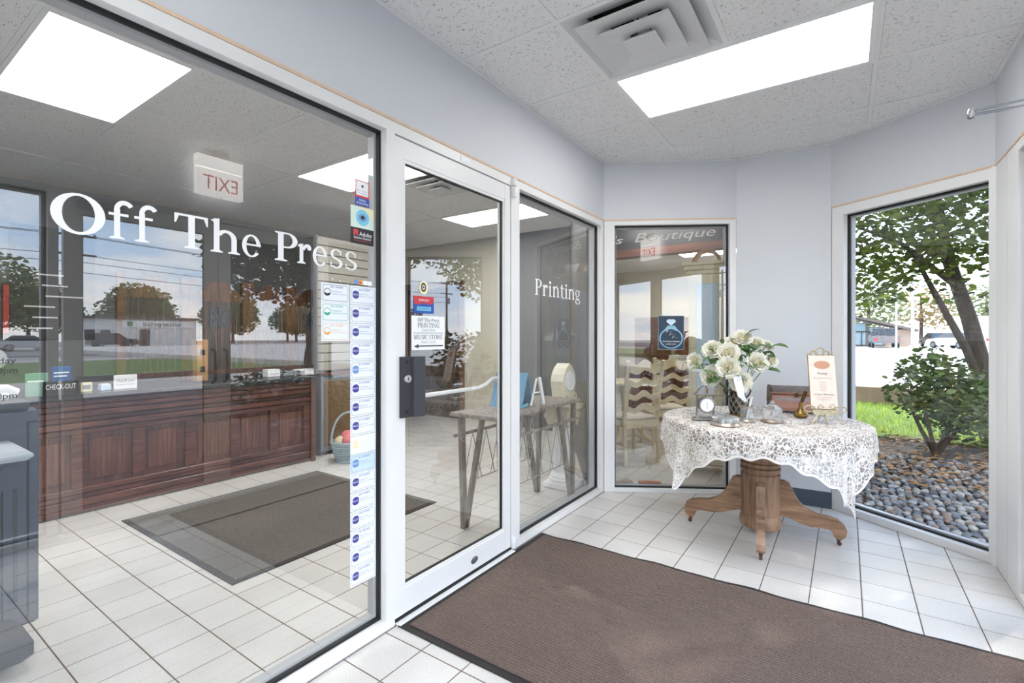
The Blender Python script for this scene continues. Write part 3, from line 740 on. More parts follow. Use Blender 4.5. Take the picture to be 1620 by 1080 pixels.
ORD = ['topmost', 'second', 'third', 'fourth', 'fifth', 'sixth', 'seventh', 'eighth', 'ninth', 'tenth', 'eleventh', 'twelfth', 'thirteenth', 'fourteenth', 'fifteenth', 'lowest']
cols = ['st_navy', 'st_navy', 'st_navy', 'st_navy', 'st_blue', 'st_indigo', 'st_navy', 'st_navy', 'st_pale', 'st_blue', 'st_navy', 'st_indigo', 'st_navy', 'st_navy', 'st_navy', 'st_navy']
desc = ['navy', 'navy', 'navy', 'navy', 'light blue', 'violet', 'navy', 'navy', 'faded yellow', 'pale blue', 'navy', 'indigo', 'navy', 'navy', 'navy', 'navy']
years = [2020, 2019, 2018, 2017, 2016, 2015, 2014, 2013, 2012, 2011, 2010, 2009, 2008, 2007, 2006, 2003]
pitch = (1.493-.237)/16
for k in range(16):
    z1 = 1.493-k*pitch
    sticker(1.283, z1-pitch+.0015, .131, pitch-.002, 'white member sticker with %s emblem, %s of the tall right column' % (desc[k], ORD[k]), years[k], cols[k], cols[k],
            sheet='st_white' if k not in (8, 9) else ('st_cream' if k == 8 else 'st_paleblue') if k == 9 else 'st_white', txt='st_grey' if k != 8 else 'st_pale')
for k, (ink, nm, yr) in enumerate((('st_black', 'black', 2021), ('st_green', 'green', 2022), ('st_orange', 'orange', 2021))):
    z1 = 1.494-k*.0773
    sticker(1.147, z1-.0765, .131, .0765, 'white member sticker with round %s emblem in the short left column' % nm, yr, ink, ink, True, txt='st_grey' if k == 0 else ink)
# scouting sticker, eye sticker, card logos
t = glass_thing('window_sticker', 'red and blue friend of scouting sticker high on the big window', 'sticker', 1.307, 1.834)
MB().box(0, -.0006, 0, .073, 0, .108).build('sheet', 'st_red', t)
MB().box(.005, -.0009, .043, .068, -.0005, .103).build('panel', 'paper', t)
MB().box(0, -.0009, 0, .073, -.0005, .034).build('blue_band', 'st_royal', t)
put_text(MB(), 'FRIEND', .037, .019, .012, v=-.0011, width=.034).build('lettering', 'paper', t)
put_text(MB(), 'OF SCOUTING', .037, .006, .012, v=-.0011, width=.062).build('lettering', 'paper', t)
put_text(MB(), 'BOY SCOUTS', .037, .06, .009, v=-.0011, width=.05).build('lettering', 'st_grey', t)
put_text(MB(), 'OF AMERICA', .037, .049, .009, v=-.0011, width=.05).build('lettering', 'st_grey', t)
em = MB(); em.add([(.037+.008*math.cos(2*PI*k/10)*(1 if k % 2 else .55), -.0011, .083+.009*math.sin(2*PI*k/10)*(1 if k % 2 else .55)) for k in range(10)], [tuple(range(10))]).build('emblem', 'st_black', t)
t = glass_thing('window_sticker', 'square eye picture sticker with black software partner band below', 'sticker', 1.285, 1.671)
MB().box(0, -.0006, .068, .118, 0, .158).build('sheet', 'st_mint', t)
MB().add([(.05, -.0008, .158), (.118, -.0008, .158), (.118, -.0008, .11)], [(0, 1, 2)]).build('corner_flash', 'st_cream', t)
def disc(t, cx, cz, r, v, m, name, sx=1.0):
    return MB().add([(cx+r*sx*math.cos(2*PI*k/24), v, cz+r*math.sin(2*PI*k/24)) for k in range(24)], [tuple(range(24))]).build(name, m, t)
disc(t, .06, .113, .034, -.0009, 'st_sky', 'iris_disc'); disc(t, .06, .113, .016, -.0011, 'st_blue', 'iris', 1.3); disc(t, .06, .114, .008, -.0013, 'st_black', 'pupil', 1.2)
MB().box(0, -.0006, 0, .118, 0, .068).build('black_band', 'st_black', t)
MB().add([(a, -.0009, b) for a, b in ((.013, .034), (.02, .034), (.025, .046), (.03, .034), (.037, .034), (.037, .06), (.013, .06))], [tuple(range(7))]).build('emblem', 'st_red', t)
put_text(MB(), 'Adobe', .075, .035, .026, v=-.0009, width=.064).build('lettering', 'paper', t)
put_text(MB(), 'Solutions Network', .06, .022, .014, v=-.0009, width=.09).build('lettering', 'paper', t)
put_text(MB(), 'Authorized Service Provider', .06, .012, .009, v=-.0009, width=.09).build('lettering', 'st_red', t)
t = glass_thing('window_sticker', 'strip of four small payment card logos above the member stickers', 'sticker', 1.301, 1.5)
for k, m in enumerate(('st_blue', 'st_orange', 'paper', 'paper')): MB().box(k*.0235, -.0006, 0, k*.0235+.022, 0, .018).build('card_logo', m, t)
disc(t, .0235+.008, .009, .006, -.0008, 'st_red', 'logo_disc')

# ------------------------------------------------------------------ signs on the shop door
DX = XL-.026+.0015
t = thing('door_sign', 'white printed sign with arrow taped to the shop door glass', 'sign', (DX, 1.608, 1.217), AL)
MB().box(0, -.0012, 0, .226, 0, .163).build('sheet', 'paper', t)
put_serif(MB(), 'Off The Press', .113, .134, .018, .15, -.0016).build('lettering', 'ink', t)
put_serif(MB(), 'PRINTING', .113, .107, .022, .15, -.0016).build('lettering', 'ink', t)
put_serif(MB(), 'Enter Here', .113, .088, .014, .09, -.0016).build('lettering', 'st_grey', t)
MB().box(.01, -.0016, .079, .216, -.0012, .0825).build('rule', 'st_grey', t)
put_serif(MB(), 'MUSIC STORE', .113, .051, .021, .198, -.0016).build('lettering', 'ink', t)
put_serif(MB(), 'Door to Left', .113, .031, .014, .1, -.0016).build('lettering', 'st_grey', t)
MB().add([(a, -.0016, b) for a, b in ((.012, .018), (.046, .028), (.043, .0215), (.215, .0215), (.215, .0155), (.043, .0155), (.046, .008))], [tuple(range(7))]).build('arrow', 'ink', t)
t = thing('door_sticker', 'red and blue town support sticker above the printed door sign', 'sticker', (DX, 1.622, 1.392), AL)
MB().box(0, -.0008, 0, .135, 0, .082).build('sheet', 'st_royal', t)
MB().add([(a, -.001, b) for a, b in ((0, .082), (.135, .082), (.135, .054), (.1, .042), (.066, .05), (.03, .04), (0, .046))], [tuple(range(7))]).build('red_panel', 'st_red', t)
MB().box(.02, -.001, .012, .115, -.0008, .032).build('pale_panel', 'st_sky', t)
put_text(MB(), 'PLAINFIELD', .067, .017, .016, v=-.0013, width=.085).build('lettering', 'st_royal', t)
put_text(MB(), 'SUPPORT', .067, .058, .014, v=-.0013, width=.07).build('lettering', 'paper', t)
t = thing('door_sticker', 'small round cream crest sticker at the top of the door signs', 'sticker', (DX, 1.686, 1.515), AL)
disc(t, 0, 0, .033, -.0006, 'st_cream', 'sheet', .9); disc(t, 0, .002, .022, -.0009, 'st_black', 'crest', .8); disc(t, 0, .002, .013, -.0012, 'st_pale', 'crest_centre', .8); disc(t, 0, .002, .006, -.0015, 'st_indigo', 'crest_mark')

# ------------------------------------------------------------------ boutique glass: poster and faded lettering
nB = (-math.sin(AB), math.cos(AB)); tB = (math.cos(AB), math.sin(AB))
def onB(u, v=.045): return (C1[0]+tB[0]*u+nB[0]*v, C1[1]+tB[1]*u+nB[1]*v)
pB = onB(.45, .0435)
t = thing('ring_poster', 'dark blue poster with a drawn diamond ring on the boutique window', 'poster', (pB[0], pB[1], 1.172), AB)
mat('poster_blue', C(36, 58, 80), .5, var=.2, vscale=14); mat('ring_blue', C(142, 190, 212), .5)
MB().box(0, -.001, 0, .212, .0, .28).build('sheet', 'poster_blue', t)
MB().frame(0, 0, .212, .28, .004, -.0014, -.0009).build('border', 'st_grey', t)
rg = MB(); 
for q in _ring(.106, .093, .096, .085, .011, .008, 0, 360, 40): rg.add([(p[0], -.0016, p[1]) for p in q], [(0, 1, 2, 3)])
rg.build('ring_band', 'ring_blue', t)
MB().add([(a, -.0018, b) for a, b in ((.03, .135), (.08, .2), (.106, .192), (.132, .2), (.182, .135), (.16, .15), (.106, .172), (.052, .15))], [tuple(range(8))]).build('ring_shoulder', 'ring_blue', t)
MB().add([(a, -.002, b) for a, b in ((.106, .195), (.066, .232), (.08, .25), (.132, .25), (.146, .232))], [tuple(range(5))]).build('diamond', 'st_paleblue', t)
put_text(MB(), 'The Perfect Invitation', .106, .062, .017, v=-.0018, width=.14, shear=.3).build('lettering', 'paper', t)
put_text(MB(), 'awaits you...', .108, .041, .017, v=-.0018, width=.085, shear=.3).build('lettering', 'paper', t)
for k, (u, z) in enumerate(((.065, .142), (.09, .118), (.112, .095))):
    MB().add([(u+a, -.0018, z+b) for a, b in ((0, .004), (.004, 0), (.018, .018), (.016, .019), (.005, .006))], [(0, 1, 2, 3, 4)]).build('tick', 'paper', t)
    put_text(MB(), ('Invitations', 'Napkins', 'Programs')[k], u+.018, z+.002, .012, v=-.0018, width=.036, shear=.3, align='L').build('lettering', 'st_grey', t)
mat('faded_vinyl', C(206, 202, 195), .6)
pB = onB(.26, .0437)
t = thing('window_lettering', 'faded grey script word across the top of the boutique window', 'lettering', (pB[0], pB[1], 2.06), AB)
put_text(MB(), 'Boutique', 0, 0, .105, v=0, width=.66, shear=.3, rot=.075, align='L').build('lettering', 'faded_vinyl', t)
put_text(MB(), "'s", -.165, -.01, .09, v=0, width=.07, shear=.3, align='L').build('lettering', 'faded_vinyl', t)
# ================================================================== table by the far windows
def wood_mat(name, c0, c1, scale=7, stretch=(1, 1, .12), rough=.45, bump=.15):
    m, N, L, b = new_mat(name)
    tc = N.new('ShaderNodeTexCoord'); mp = N.new('ShaderNodeMapping'); mp.inputs['Scale'].default_value = stretch; L.new(tc.outputs['Object'], mp.inputs[0])
    n = N.new('ShaderNodeTexNoise'); n.inputs['Scale'].default_value = scale*4; n.inputs['Detail'].default_value = 6; n.inputs['Distortion'].default_value = .8
    L.new(mp.outputs[0], n.inputs['Vector']); r = N.new('ShaderNodeValToRGB'); L.new(n.outputs[0], r.inputs[0])
    r.color_ramp.elements[0].position = .32; r.color_ramp.elements[0].color = (*c0, 1); r.color_ramp.elements[1].position = .68; r.color_ramp.elements[1].color = (*c1, 1)
    L.new(r.outputs[0], b.inputs['Base Color']); b.inputs['Roughness'].default_value = rough
    bp = N.new('ShaderNodeBump'); bp.inputs['Strength'].default_value = bump; bp.inputs['Distance'].default_value = .004; L.new(n.outputs[0], bp.inputs['Height']); L.new(bp.outputs[0], b.inputs['Normal'])
wood_mat('oak', C(116, 88, 66), C(172, 138, 112)); wood_mat('oak_leg', C(112, 82, 58), C(170, 134, 104), stretch=(.14, 1, 1))
wood_mat('oak_front', C(128, 100, 82), C(176, 146, 122))
mat('caster', C(96, 62, 48), .5, metal=.3)
TX, TY, TZ = -.46, 3.535, .742
t = thing('pedestal_table', 'round oak pedestal table on four scrolled feet by the windows', 'table', (TX, TY, 0))
MB().lathe([(0, TZ-.03), (.585, TZ-.03), (.597, TZ-.022), (.597, TZ-.008), (.59, TZ), (0, TZ)], 64, cap=False).build('tabletop', 'oak', t, smooth=True)
MB().lathe([(.52, TZ-.11), (.54, TZ-.11), (.54, TZ-.03), (.52, TZ-.03)], 64, cap=False).build('apron', 'oak', t, smooth=True)
MB().lathe([(0, .045), (.105, .045), (.118, .055), (.124, .075), (.124, .10), (.116, .125), (.112, .135), (.116, .14), (.116, .395), (.108, .40), (.108, .41), (.119, .417), (.119, .433), (.109, .44), (.118, .447), (.118, .465), (.107, .472), (.107, .482), (.116, .49), (.116, .56), (.10, .58), (.10, TZ-.03), (0, TZ-.03)], 40, cap=False).build('pedestal', 'oak', t, smooth=30)
for k in range(16):
    a = 2*PI*k/16+.1
    if k % 4 == 0: MB().box(.1155, -.0012, .14, .1172, .0012, .395, Matrix.Rotation(a, 4, 'Z')).build('stave_joint', 'caster', t)
leg = [(.1, .355), (.135, .36), (.165, .345), (.19, .29), (.22, .235), (.265, .195), (.32, .175), (.375, .17), (.425, .158), (.457, .135), (.47, .1), (.463, .065), (.443, .045), (.418, .043), (.4, .058), (.392, .085), (.375, .098), (.335, .098), (.28, .096), (.22, .108), (.17, .128), (.13, .14), (.1, .142)]
a0 = math.atan2(-.44, .06)
for k in range(4):
    M = Matrix.Rotation(a0+k*PI/2, 4, 'Z')
    lg = MB().side(leg, -.024, .024).build('leg', 'oak_leg' if k else 'oak_front', t); lg.rotation_euler = (0, 0, a0+k*PI/2)
    ca = MB().lathe([(0, .026), (.01, .026), (.012, .034), (.012, .046), (0, .046)], 12, Matrix.Translation((.428, 0, 0)), cap=False).lathe([(0, -.009), (.011, -.009), (.0135, 0), (.011, .009), (0, .009)], 14, Matrix.Translation((.432, 0, .0137)) @ Matrix.Rotation(PI/2, 4, 'X'), cap=False)
    ca.build('caster', 'caster', lg, smooth=True)

# lace cloth: a square laid over the round top, corners hanging
def lace_mat():
    m = bpy.data.materials.new('lace'); m.use_nodes = True; MATS['lace'] = m; N = m.node_tree.nodes; L = m.node_tree.links
    b = N['Principled BSDF']; b.inputs['Base Color'].default_value = (*C(243, 238, 233), 1); b.inputs['Roughness'].default_value = .8; b.inputs['Specular IOR Level'].default_value = .15
    uv = N.new('ShaderNodeUVMap'); n = N.new('ShaderNodeTexNoise'); n.inputs['Scale'].default_value = 22; n.inputs['Detail'].default_value = 2
    L.new(uv.outputs[0], n.inputs['Vector'])
    mixv = N.new('ShaderNodeMixRGB'); mixv.inputs[0].default_value = .035; L.new(uv.outputs[0], mixv.inputs[1]); L.new(n.outputs['Color'], mixv.inputs[2])
    v1 = N.new('ShaderNodeTexVoronoi'); v1.feature = 'DISTANCE_TO_EDGE'; v1.inputs['Scale'].default_value = 46; L.new(mixv.outputs[0], v1.inputs['Vector'])
    v2 = N.new('ShaderNodeTexVoronoi'); v2.feature = 'DISTANCE_TO_EDGE'; v2.inputs['Scale'].default_value = 105; L.new(mixv.outputs[0], v2.inputs['Vector'])
    l1 = N.new('ShaderNodeMath'); l1.operation = 'LESS_THAN'; l1.inputs[1].default_value = .085; L.new(v1.outputs[0], l1.inputs[0])
    l2 = N.new('ShaderNodeMath'); l2.operation = 'LESS_THAN'; l2.inputs[1].default_value = .1; L.new(v2.outputs[0], l2.inputs[0])
    nz = N.new('ShaderNodeTexNoise'); nz.inputs['Scale'].default_value = 11; nz.inputs['Detail'].default_value = 3; L.new(uv.outputs[0], nz.inputs['Vector'])
    g = N.new('ShaderNodeMath'); g.operation = 'GREATER_THAN'; g.inputs[1].default_value = .53; L.new(nz.outputs[0], g.inputs[0])
    m2 = N.new('ShaderNodeMath'); m2.operation = 'MULTIPLY'; L.new(l2.outputs[0], m2.inputs[0]); L.new(g.outputs[0], m2.inputs[1])
    mxx = N.new('ShaderNodeMath'); mxx.operation = 'MAXIMUM'; L.new(l1.outputs[0], mxx.inputs[0]); L.new(m2.outputs[0], mxx.inputs[1])
    sx = N.new('ShaderNodeSeparateXYZ'); L.new(uv.outputs[0], sx.inputs[0])
    ax = N.new('ShaderNodeMath'); ax.operation = 'ABSOLUTE'; L.new(sx.outputs[0], ax.inputs[0]); ay = N.new('ShaderNodeMath'); ay.operation = 'ABSOLUTE'; L.new(sx.outputs[1], ay.inputs[0])
    am = N.new('ShaderNodeMath'); am.operation = 'MAXIMUM'; L.new(ax.outputs[0], am.inputs[0]); L.new(ay.outputs[0], am.inputs[1])
    hem = N.new('ShaderNodeMath'); hem.operation = 'GREATER_THAN'; hem.inputs[1].default_value = .722; L.new(am.outputs[0], hem.inputs[0])
    m3 = N.new('ShaderNodeMath'); m3.operation = 'MAXIMUM'; L.new(mxx.outputs[0], m3.inputs[0]); L.new(hem.outputs[0], m3.inputs[1])
    al = N.new('ShaderNodeMath'); al.operation = 'MULTIPLY_ADD'; al.inputs[1].default_value = .72; al.inputs[2].default_value = .26; L.new(m3.outputs[0], al.inputs[0])
    L.new(al.outputs[0], b.inputs['Alpha'])
    tr = N.new('ShaderNodeBsdfTranslucent'); tr.inputs[0].default_value = (*C(240, 236, 230), 1)
lace_mat()
RT = .6; S = .735; NG = 150; CA = R_(231-45)
vs_, fs_, uvs = [], [], []
for i in range(NG+1):
    for j in range(NG+1):
        px = -S+2*S*i/NG; py = -S+2*S*j/NG
        # scalloped rim
        sc = 1+.012*math.sin(40*px)*(abs(py) > S*.97)+.012*math.sin(40*py)*(abs(px) > S*.97)
        uvs.append((px, py)); qx, qy = px*sc, py*sc
        x = qx*math.cos(CA)-qy*math.sin(CA); y = qx*math.sin(CA)+qy*math.cos(CA)
        rho = math.hypot(x, y); th = math.atan2(y, x)
        if rho <= RT: vs_.append((x, y, .0015+.0012*math.sin(9*x+4*y)*math.sin(7*y)))
        else:
            hng = rho-RT; k = 1-math.exp(-hng/.03)
            dc = min(abs(((th-R_(231)+PI) % (PI/2))), PI/2-abs(((th-R_(231)+PI) % (PI/2))))   # angle from nearest corner
            fold = hng*(.02+.17*math.exp(-(dc/.22)**2)*math.cos(dc*24)+.055*math.sin(th*13+.6)+.03*math.sin(th*29))
            rr = RT+.012*k+fold*.55+.02*hng
            tw = th-.25*hng*math.exp(-(dc/.3)**2)*math.sin(dc*8)*(1 if ((th-R_(231)+PI) % (PI/2)) < PI/4 else -1)
            zz = -max(0, hng-.008)*(1.0-.03*math.sin(th*13))
            vs_.append((rr*math.cos(tw), rr*math.sin(tw), zz))
for i in range(NG):
    for j in range(NG): a = i*(NG+1)+j; fs_.append((a, a+NG+1, a+NG+2, a+1))
me = bpy.data.meshes.new('tablecloth'); me.from_pydata(vs_, [], fs_); me.materials.append(MATS['lace'])
ul = me.uv_layers.new(name='UVMap')
for lp_ in me.loops: ul.data[lp_.index].uv = uvs[lp_.vertex_index]
me.polygons.foreach_set('use_smooth', [True]*len(me.polygons))
tag(link('tablecloth', me, None, (TX, TY, TZ)), 'square white lace cloth draped over the round oak table', 'tablecloth')
TT = TZ+.005

# ------------------------------------------------------------------ mantel clock
mat('pewter', C(136, 134, 132), .35, metal=.55); mat('brass', C(150, 122, 70), .3, metal=.9, var=.2, vscale=30); mat('brass_dark', C(92, 78, 58), .4, metal=.8)
t = thing('mantel_clock', 'small pewter mantel clock with two columns on the lace cloth', 'clock', (-.742, 3.275, TT), R_(30))
MB().cbox(-.078, -.03, 0, .078, .03, .012, .003).cbox(-.068, -.024, .012, .068, .024, .02, .002).build('base', 'pewter', t)
for s in (-1, 1):
    MB().lathe([(0, .02), (.011, .02), (.008, .028), (.007, .034), (.0065, .15), (.008, .156), (.011, .162), (0, .162)], 14, Matrix.Translation((s*.052, 0, 0)), cap=False).build('column', 'pewter', t, smooth=True)
MB().cbox(-.066, -.022, .162, .066, .022, .17, .002).build('lintel', 'pewter', t)
for s in (-1, 1):
    MB().side([(s*.056, .17), (s*.05, .182), (s*.036, .203), (s*.016, .216), (s*.004, .214), (s*.003, .204), (s*.012, .2), (s*.016, .194), (s*.01, .19), (s*.012, .17)], -.014, .014).build('scroll', 'pewter', t)
RX = Matrix.Rotation(PI/2, 4, 'X')
MB().lathe([(0, -.03), (.042, -.03), (.047, -.02), (.047, .02), (.05, .026), (.05, .034), (.045, .036), (.041, .033), (0, .033)], 32, Matrix.Translation((0, 0, .098)) @ RX, cap=False).build('drum', 'pewter', t, smooth=True)
dl = MB().lathe([(0, .0345), (.0405, .0345), (.0405, .032), (0, .032)], 32, Matrix.Translation((0, 0, .098)) @ RX, cap=False).build('dial', 'paper', t)
MB().box(-.001, -.0362, .096, .001, -.0352, .122, Matrix.Translation((0, 0, .098)) @ Matrix.Rotation(R_(178), 4, 'Y') @ Matrix.Translation((0, 0, -.098))).build('hand', 'black', dl)
MB().box(-.0012, -.0362, .096, .0012, -.0352, .114, Matrix.Translation((0, 0, .098)) @ Matrix.Rotation(R_(-12), 4, 'Y') @ Matrix.Translation((0, 0, -.098))).build('hand', 'black', dl)
for k in range(12):
    MB().box(-.0008, -.0352, .035, .0008, -.0346, .0385, Matrix.Translation((0, 0, .098)) @ Matrix.Rotation(k*PI/6, 4, 'Y')).build('hour_mark', 'black', dl)
MB().tube([(0, 0, .145), (0, 0, .162)], .004, 8).build('hanger', 'pewter', t)

# ------------------------------------------------------------------ lattice pitcher vase with roses
VXp, VYp = -.6, 3.55
t = thing('pitcher_vase', 'bronze diamond lattice pitcher with handle holding the white roses', 'vase', (VXp, VYp, TT), R_(12))
prof = [(.048, .0), (.05, .004), (.05, .014), (.046, .02), (.05, .05), (.054, .09), (.05, .13), (.046, .15), (.054, .172)]
MB().lathe([(p[0]-.006, p[1]) for p in prof], 28, cap=False).build('liner', 'brass_dark', t, smooth=True)
def rad(z):
    for (r0, z0), (r1, z1) in zip(prof[3:-1], prof[4:]):
        if z0 <= z <= z1: return r0+(r1-r0)*(z-z0)/(z1-z0)
    return prof[-1][0]
for s in (-1, 1):
    for k in range(9):
        pts = []
        for i in range(12):
            z = .02+.135*i/11; a = 2*PI*k/9+s*1.5*i/11; pts.append((rad(z)*math.cos(a), rad(z)*math.sin(a), z))
        MB().tube(pts, .004, 6).build('lattice_strip', 'pewter', t, smooth=True)
MB().lathe([(.047, 0), (.053, 0), (.053, .014), (.047, .018)], 28, cap=False).build('foot_ring', 'brass', t, smooth=True)
MB().lathe([(.05, .165), (.055, .168), (.058, .176), (.053, .178)], 28, cap=False).build('rim', 'brass_dark', t, smooth=True)
for s in (-1, 1):
    MB().tube([(s*.048, 0, .12), (s*.07, 0, .145), (s*.082, 0, .172), (s*.07, 0, .188), (s*.054, 0, .174)], .0055, 8).build('handle', 'brass_dark', t, smooth=True)

mat('petal', C(232, 230, 220), .6, var=.03, vscale=18, col2=C(228, 225, 204)); mat('petal_core', C(240, 230, 186), .6)
def leaf_mat(name, c0, c1, trans=.35):
    m, N, L, b = new_mat(name); ge = N.new('ShaderNodeNewGeometry'); oi = N.new('ShaderNodeObjectInfo')
    ad = N.new('ShaderNodeMath'); ad.operation = 'ADD'; L.new(ge.outputs['Random Per Island'], ad.inputs[0]); L.new(oi.outputs['Random'], ad.inputs[1])
    fr = N.new('ShaderNodeMath'); fr.operation = 'FRACT'; L.new(ad.outputs[0], fr.inputs[0])
    r = N.new('ShaderNodeValToRGB'); L.new(fr.outputs[0], r.inputs[0]); r.color_ramp.elements[0].color = (*c0, 1); r.color_ramp.elements[1].color = (*c1, 1)
    L.new(r.outputs[0], b.inputs['Base Color']); b.inputs['Roughness'].default_value = .55
    tl = N.new('ShaderNodeBsdfTranslucent'); hs = N.new('ShaderNodeHueSaturation'); hs.inputs['Value'].default_value = 1.5; L.new(r.outputs[0], hs.inputs['Color']); L.new(hs.outputs[0], tl.inputs[0])
    mx = N.new('ShaderNodeMixShader'); mx.inputs[0].default_value = trans; L.new(b.outputs[0], mx.inputs[1]); L.new(tl.outputs[0], mx.inputs[2])
    L.new(mx.outputs[0], N['Material Output'].inputs[0])
leaf_mat('rose_leaf', C(70, 104, 54), C(150, 184, 122), .25); mat('stem_green', C(92, 118, 70), .6)
def petal_mesh(R, tmax, wd, lip, nm, pm_='petal'):
    vs, fs = [], []; n, m = 6, 6
    for i in range(n+1):
        t = i/n; a = R_(tmax)*t; r = R*math.sin(a); z = R*(1-math.cos(a))*1.15
        if t > .7: r += lip*(t-.7)/.3; z -= lip*.35*((t-.7)/.3)**2
        ww = wd*(.25+.75*math.sin(min(1, t*1.25)*PI/2))*(1-.25*max(0, t-.8)/.2)
        for j in range(m+1):
            p = (j/m*2-1)*ww; rip = .003*math.sin(j*2.1)*t
            vs.append(((r+rip)*math.cos(p), (r+rip)*math.sin(p), z+rip-.006*(j/m*2-1)**2*t))
    for i in range(n):
        for j in range(m): a = i*(m+1)+j; fs.append((a, a+1, a+m+2, a+m+1))
    me = bpy.data.meshes.new(nm); me.from_pydata(vs, [], fs); me.materials.append(MATS[pm_]); me.polygons.foreach_set('use_smooth', [True]*len(me.polygons)); return me
PM = [petal_mesh(.020, 128, .85, .0, 'petal', 'petal_core'), petal_mesh(.030, 105, .72, .006, 'petal'), petal_mesh(.041, 88, .62, .014, 'petal'), petal_mesh(.05, 74, .58, .018, 'petal')]
def leaf_mesh(L_, W_, nm, m):
    vs = [(0, 0, 0)]; 
    for t, w in ((.2, .62), (.45, 1), (.7, .78), (.88, .4)):
        x = L_*t; z = .12*L_*math.sin(t*PI); vs += [(x, W_/2*w, z+.06*L_*w), (x, 0, z), (x, -W_/2*w, z+.06*L_*w)]
    vs.append((L_, 0, -.02*L_)); fs = [(0, 2, 1), (0, 3, 2)]
    for k in range(3):
        a = 1+k*3; fs += [(a, a+1, a+4, a+3), (a+1, a+2, a+5, a+4)]
    fs += [(10, 11, 13), (11, 12, 13)]
    me = bpy.data.meshes.new(nm); me.from_pydata(vs, [], fs); me.materials.append(MATS[m]); me.polygons.foreach_set('use_smooth', [True]*len(me.polygons)); return me
LM = [leaf_mesh(.075, .05, 'leaf', 'rose_leaf'), leaf_mesh(.09, .056, 'leaf', 'rose_leaf')]
ROS = [(-.571, 3.55, 1.262, 'highest rose of the bouquet', 1.0), (-.497, 3.62, 1.228, 'upper right rose of the bouquet just below the highest', .85), (-.437, 3.66, 1.215, 'small half-open rose at the upper right edge', .7),
       (-.736, 3.46, 1.185, 'rose at the upper left of the bouquet', 1.05), (-.64, 3.46, 1.165, 'large rose high in the middle of the bouquet', 1.15), (-.834, 3.394, 1.115, 'rose reaching out farthest to the left', .85),
       (-.485, 3.56, 1.105, 'large rose at the right side of the bouquet', 1.1), (-.417, 3.66, 1.115, 'small rose sticking out farthest to the right', .8), (-.739, 3.43, 1.015, 'low rose at the lower left of the bouquet', 1.1),
       (-.63, 3.40, 1.075, 'front rose in the centre facing the room', 1.15), (-.563, 3.43, .99, 'lowest rose at the front of the bouquet', 1.1), (-.62, 3.54, 1.235, 'rose tucked behind the highest one', .9)]
random.seed(11)
for x, y, z, ds, k in ROS:
    t = thing('white_rose', 'white artificial '+ds, 'flower', (x, y, z), 0, 'white roses in the lattice pitcher')
    d = Vector((x-VXp, y-VYp-.12, (z-(TT+.22))*.9+.02)); d += Vector((.1, -.22, .02)); d.normalize()
    Q = d.to_track_quat('Z', 'Y').to_matrix().to_4x4()
    MB().tube([(VXp-x+.2*(x-VXp), VYp-y+.2*(y-VYp), TT+.16-z), ((VXp-x)*.35, (VYp-y)*.35, (TT+.16-z)*.45), tuple(-d*.03), tuple(d*.005)], .0028, 6).build('stem', 'stem_green', t)
    for ring, (cnt, pm) in enumerate(((3, 0), (4, 1), (5, 2), (6, 3))):
        for q in range(cnt):
            o = link('petal', PM[pm], t)
            o.matrix_basis = Q @ Matrix.Rotation(2*PI*q/cnt+ring*.6+random.uniform(-.15, .15), 4, 'Z') @ Matrix.Rotation(random.uniform(-.12, .12), 4, 'X') @ Matrix.Scale(k, 4) @ Matrix.Translation((0, 0, -.004*ring))
    for q in range(6):
        o = link('leaf', random.choice(LM), t); a = random.uniform(0, 2*PI)
        base = -d*random.uniform(.0, .09)+Vector((random.uniform(-.02, .02), random.uniform(-.02, .02), random.uniform(-.04, .01)))
        o.matrix_basis = Matrix.Translation(base) @ Matrix.Rotation(a, 4, 'Z') @ Matrix.Rotation(random.uniform(-.6, .5), 4, 'Y') @ Matrix.Rotation(random.uniform(-.6, .6), 4, 'X') @ Matrix.Scale(random.uniform(1.0, 1.5), 4)
# ribbon
mat('ribbon', C(242, 243, 248), .5)
t = tag(MB().add([(0, 0, 0), (.05, .01, .0), (.012, -.02, -.06), (.062, -.012, -.062), (.03, -.01, -.13), (.07, -.004, -.125), (.075, .0, -.17), (.085, .005, -.16),
                  (0, .002, 0), (.05, .012, .0), (.012, -.018, -.06), (.062, -.01, -.062), (.03, -.008, -.13), (.07, -.002, -.125), (.075, .002, -.17), (.085, .007, -.16)],
                 [(0, 1, 3, 2), (2, 3, 5, 4), (4, 5, 7, 6), (8, 10, 11, 9), (10, 12, 13, 11), (12, 14, 15, 13), (0, 8, 9, 1), (6, 7, 15, 14), (0, 2, 10, 8), (2, 4, 12, 10), (4, 6, 14, 12), (1, 9, 11, 3), (3, 11, 13, 5), (5, 13, 15, 7)]).build('ribbon', 'ribbon', None, smooth=60, loc=(-.60, 3.38, 1.03), rotz=R_(15)), 'broad white ribbon hanging down from the front of the roses', 'ribbon')

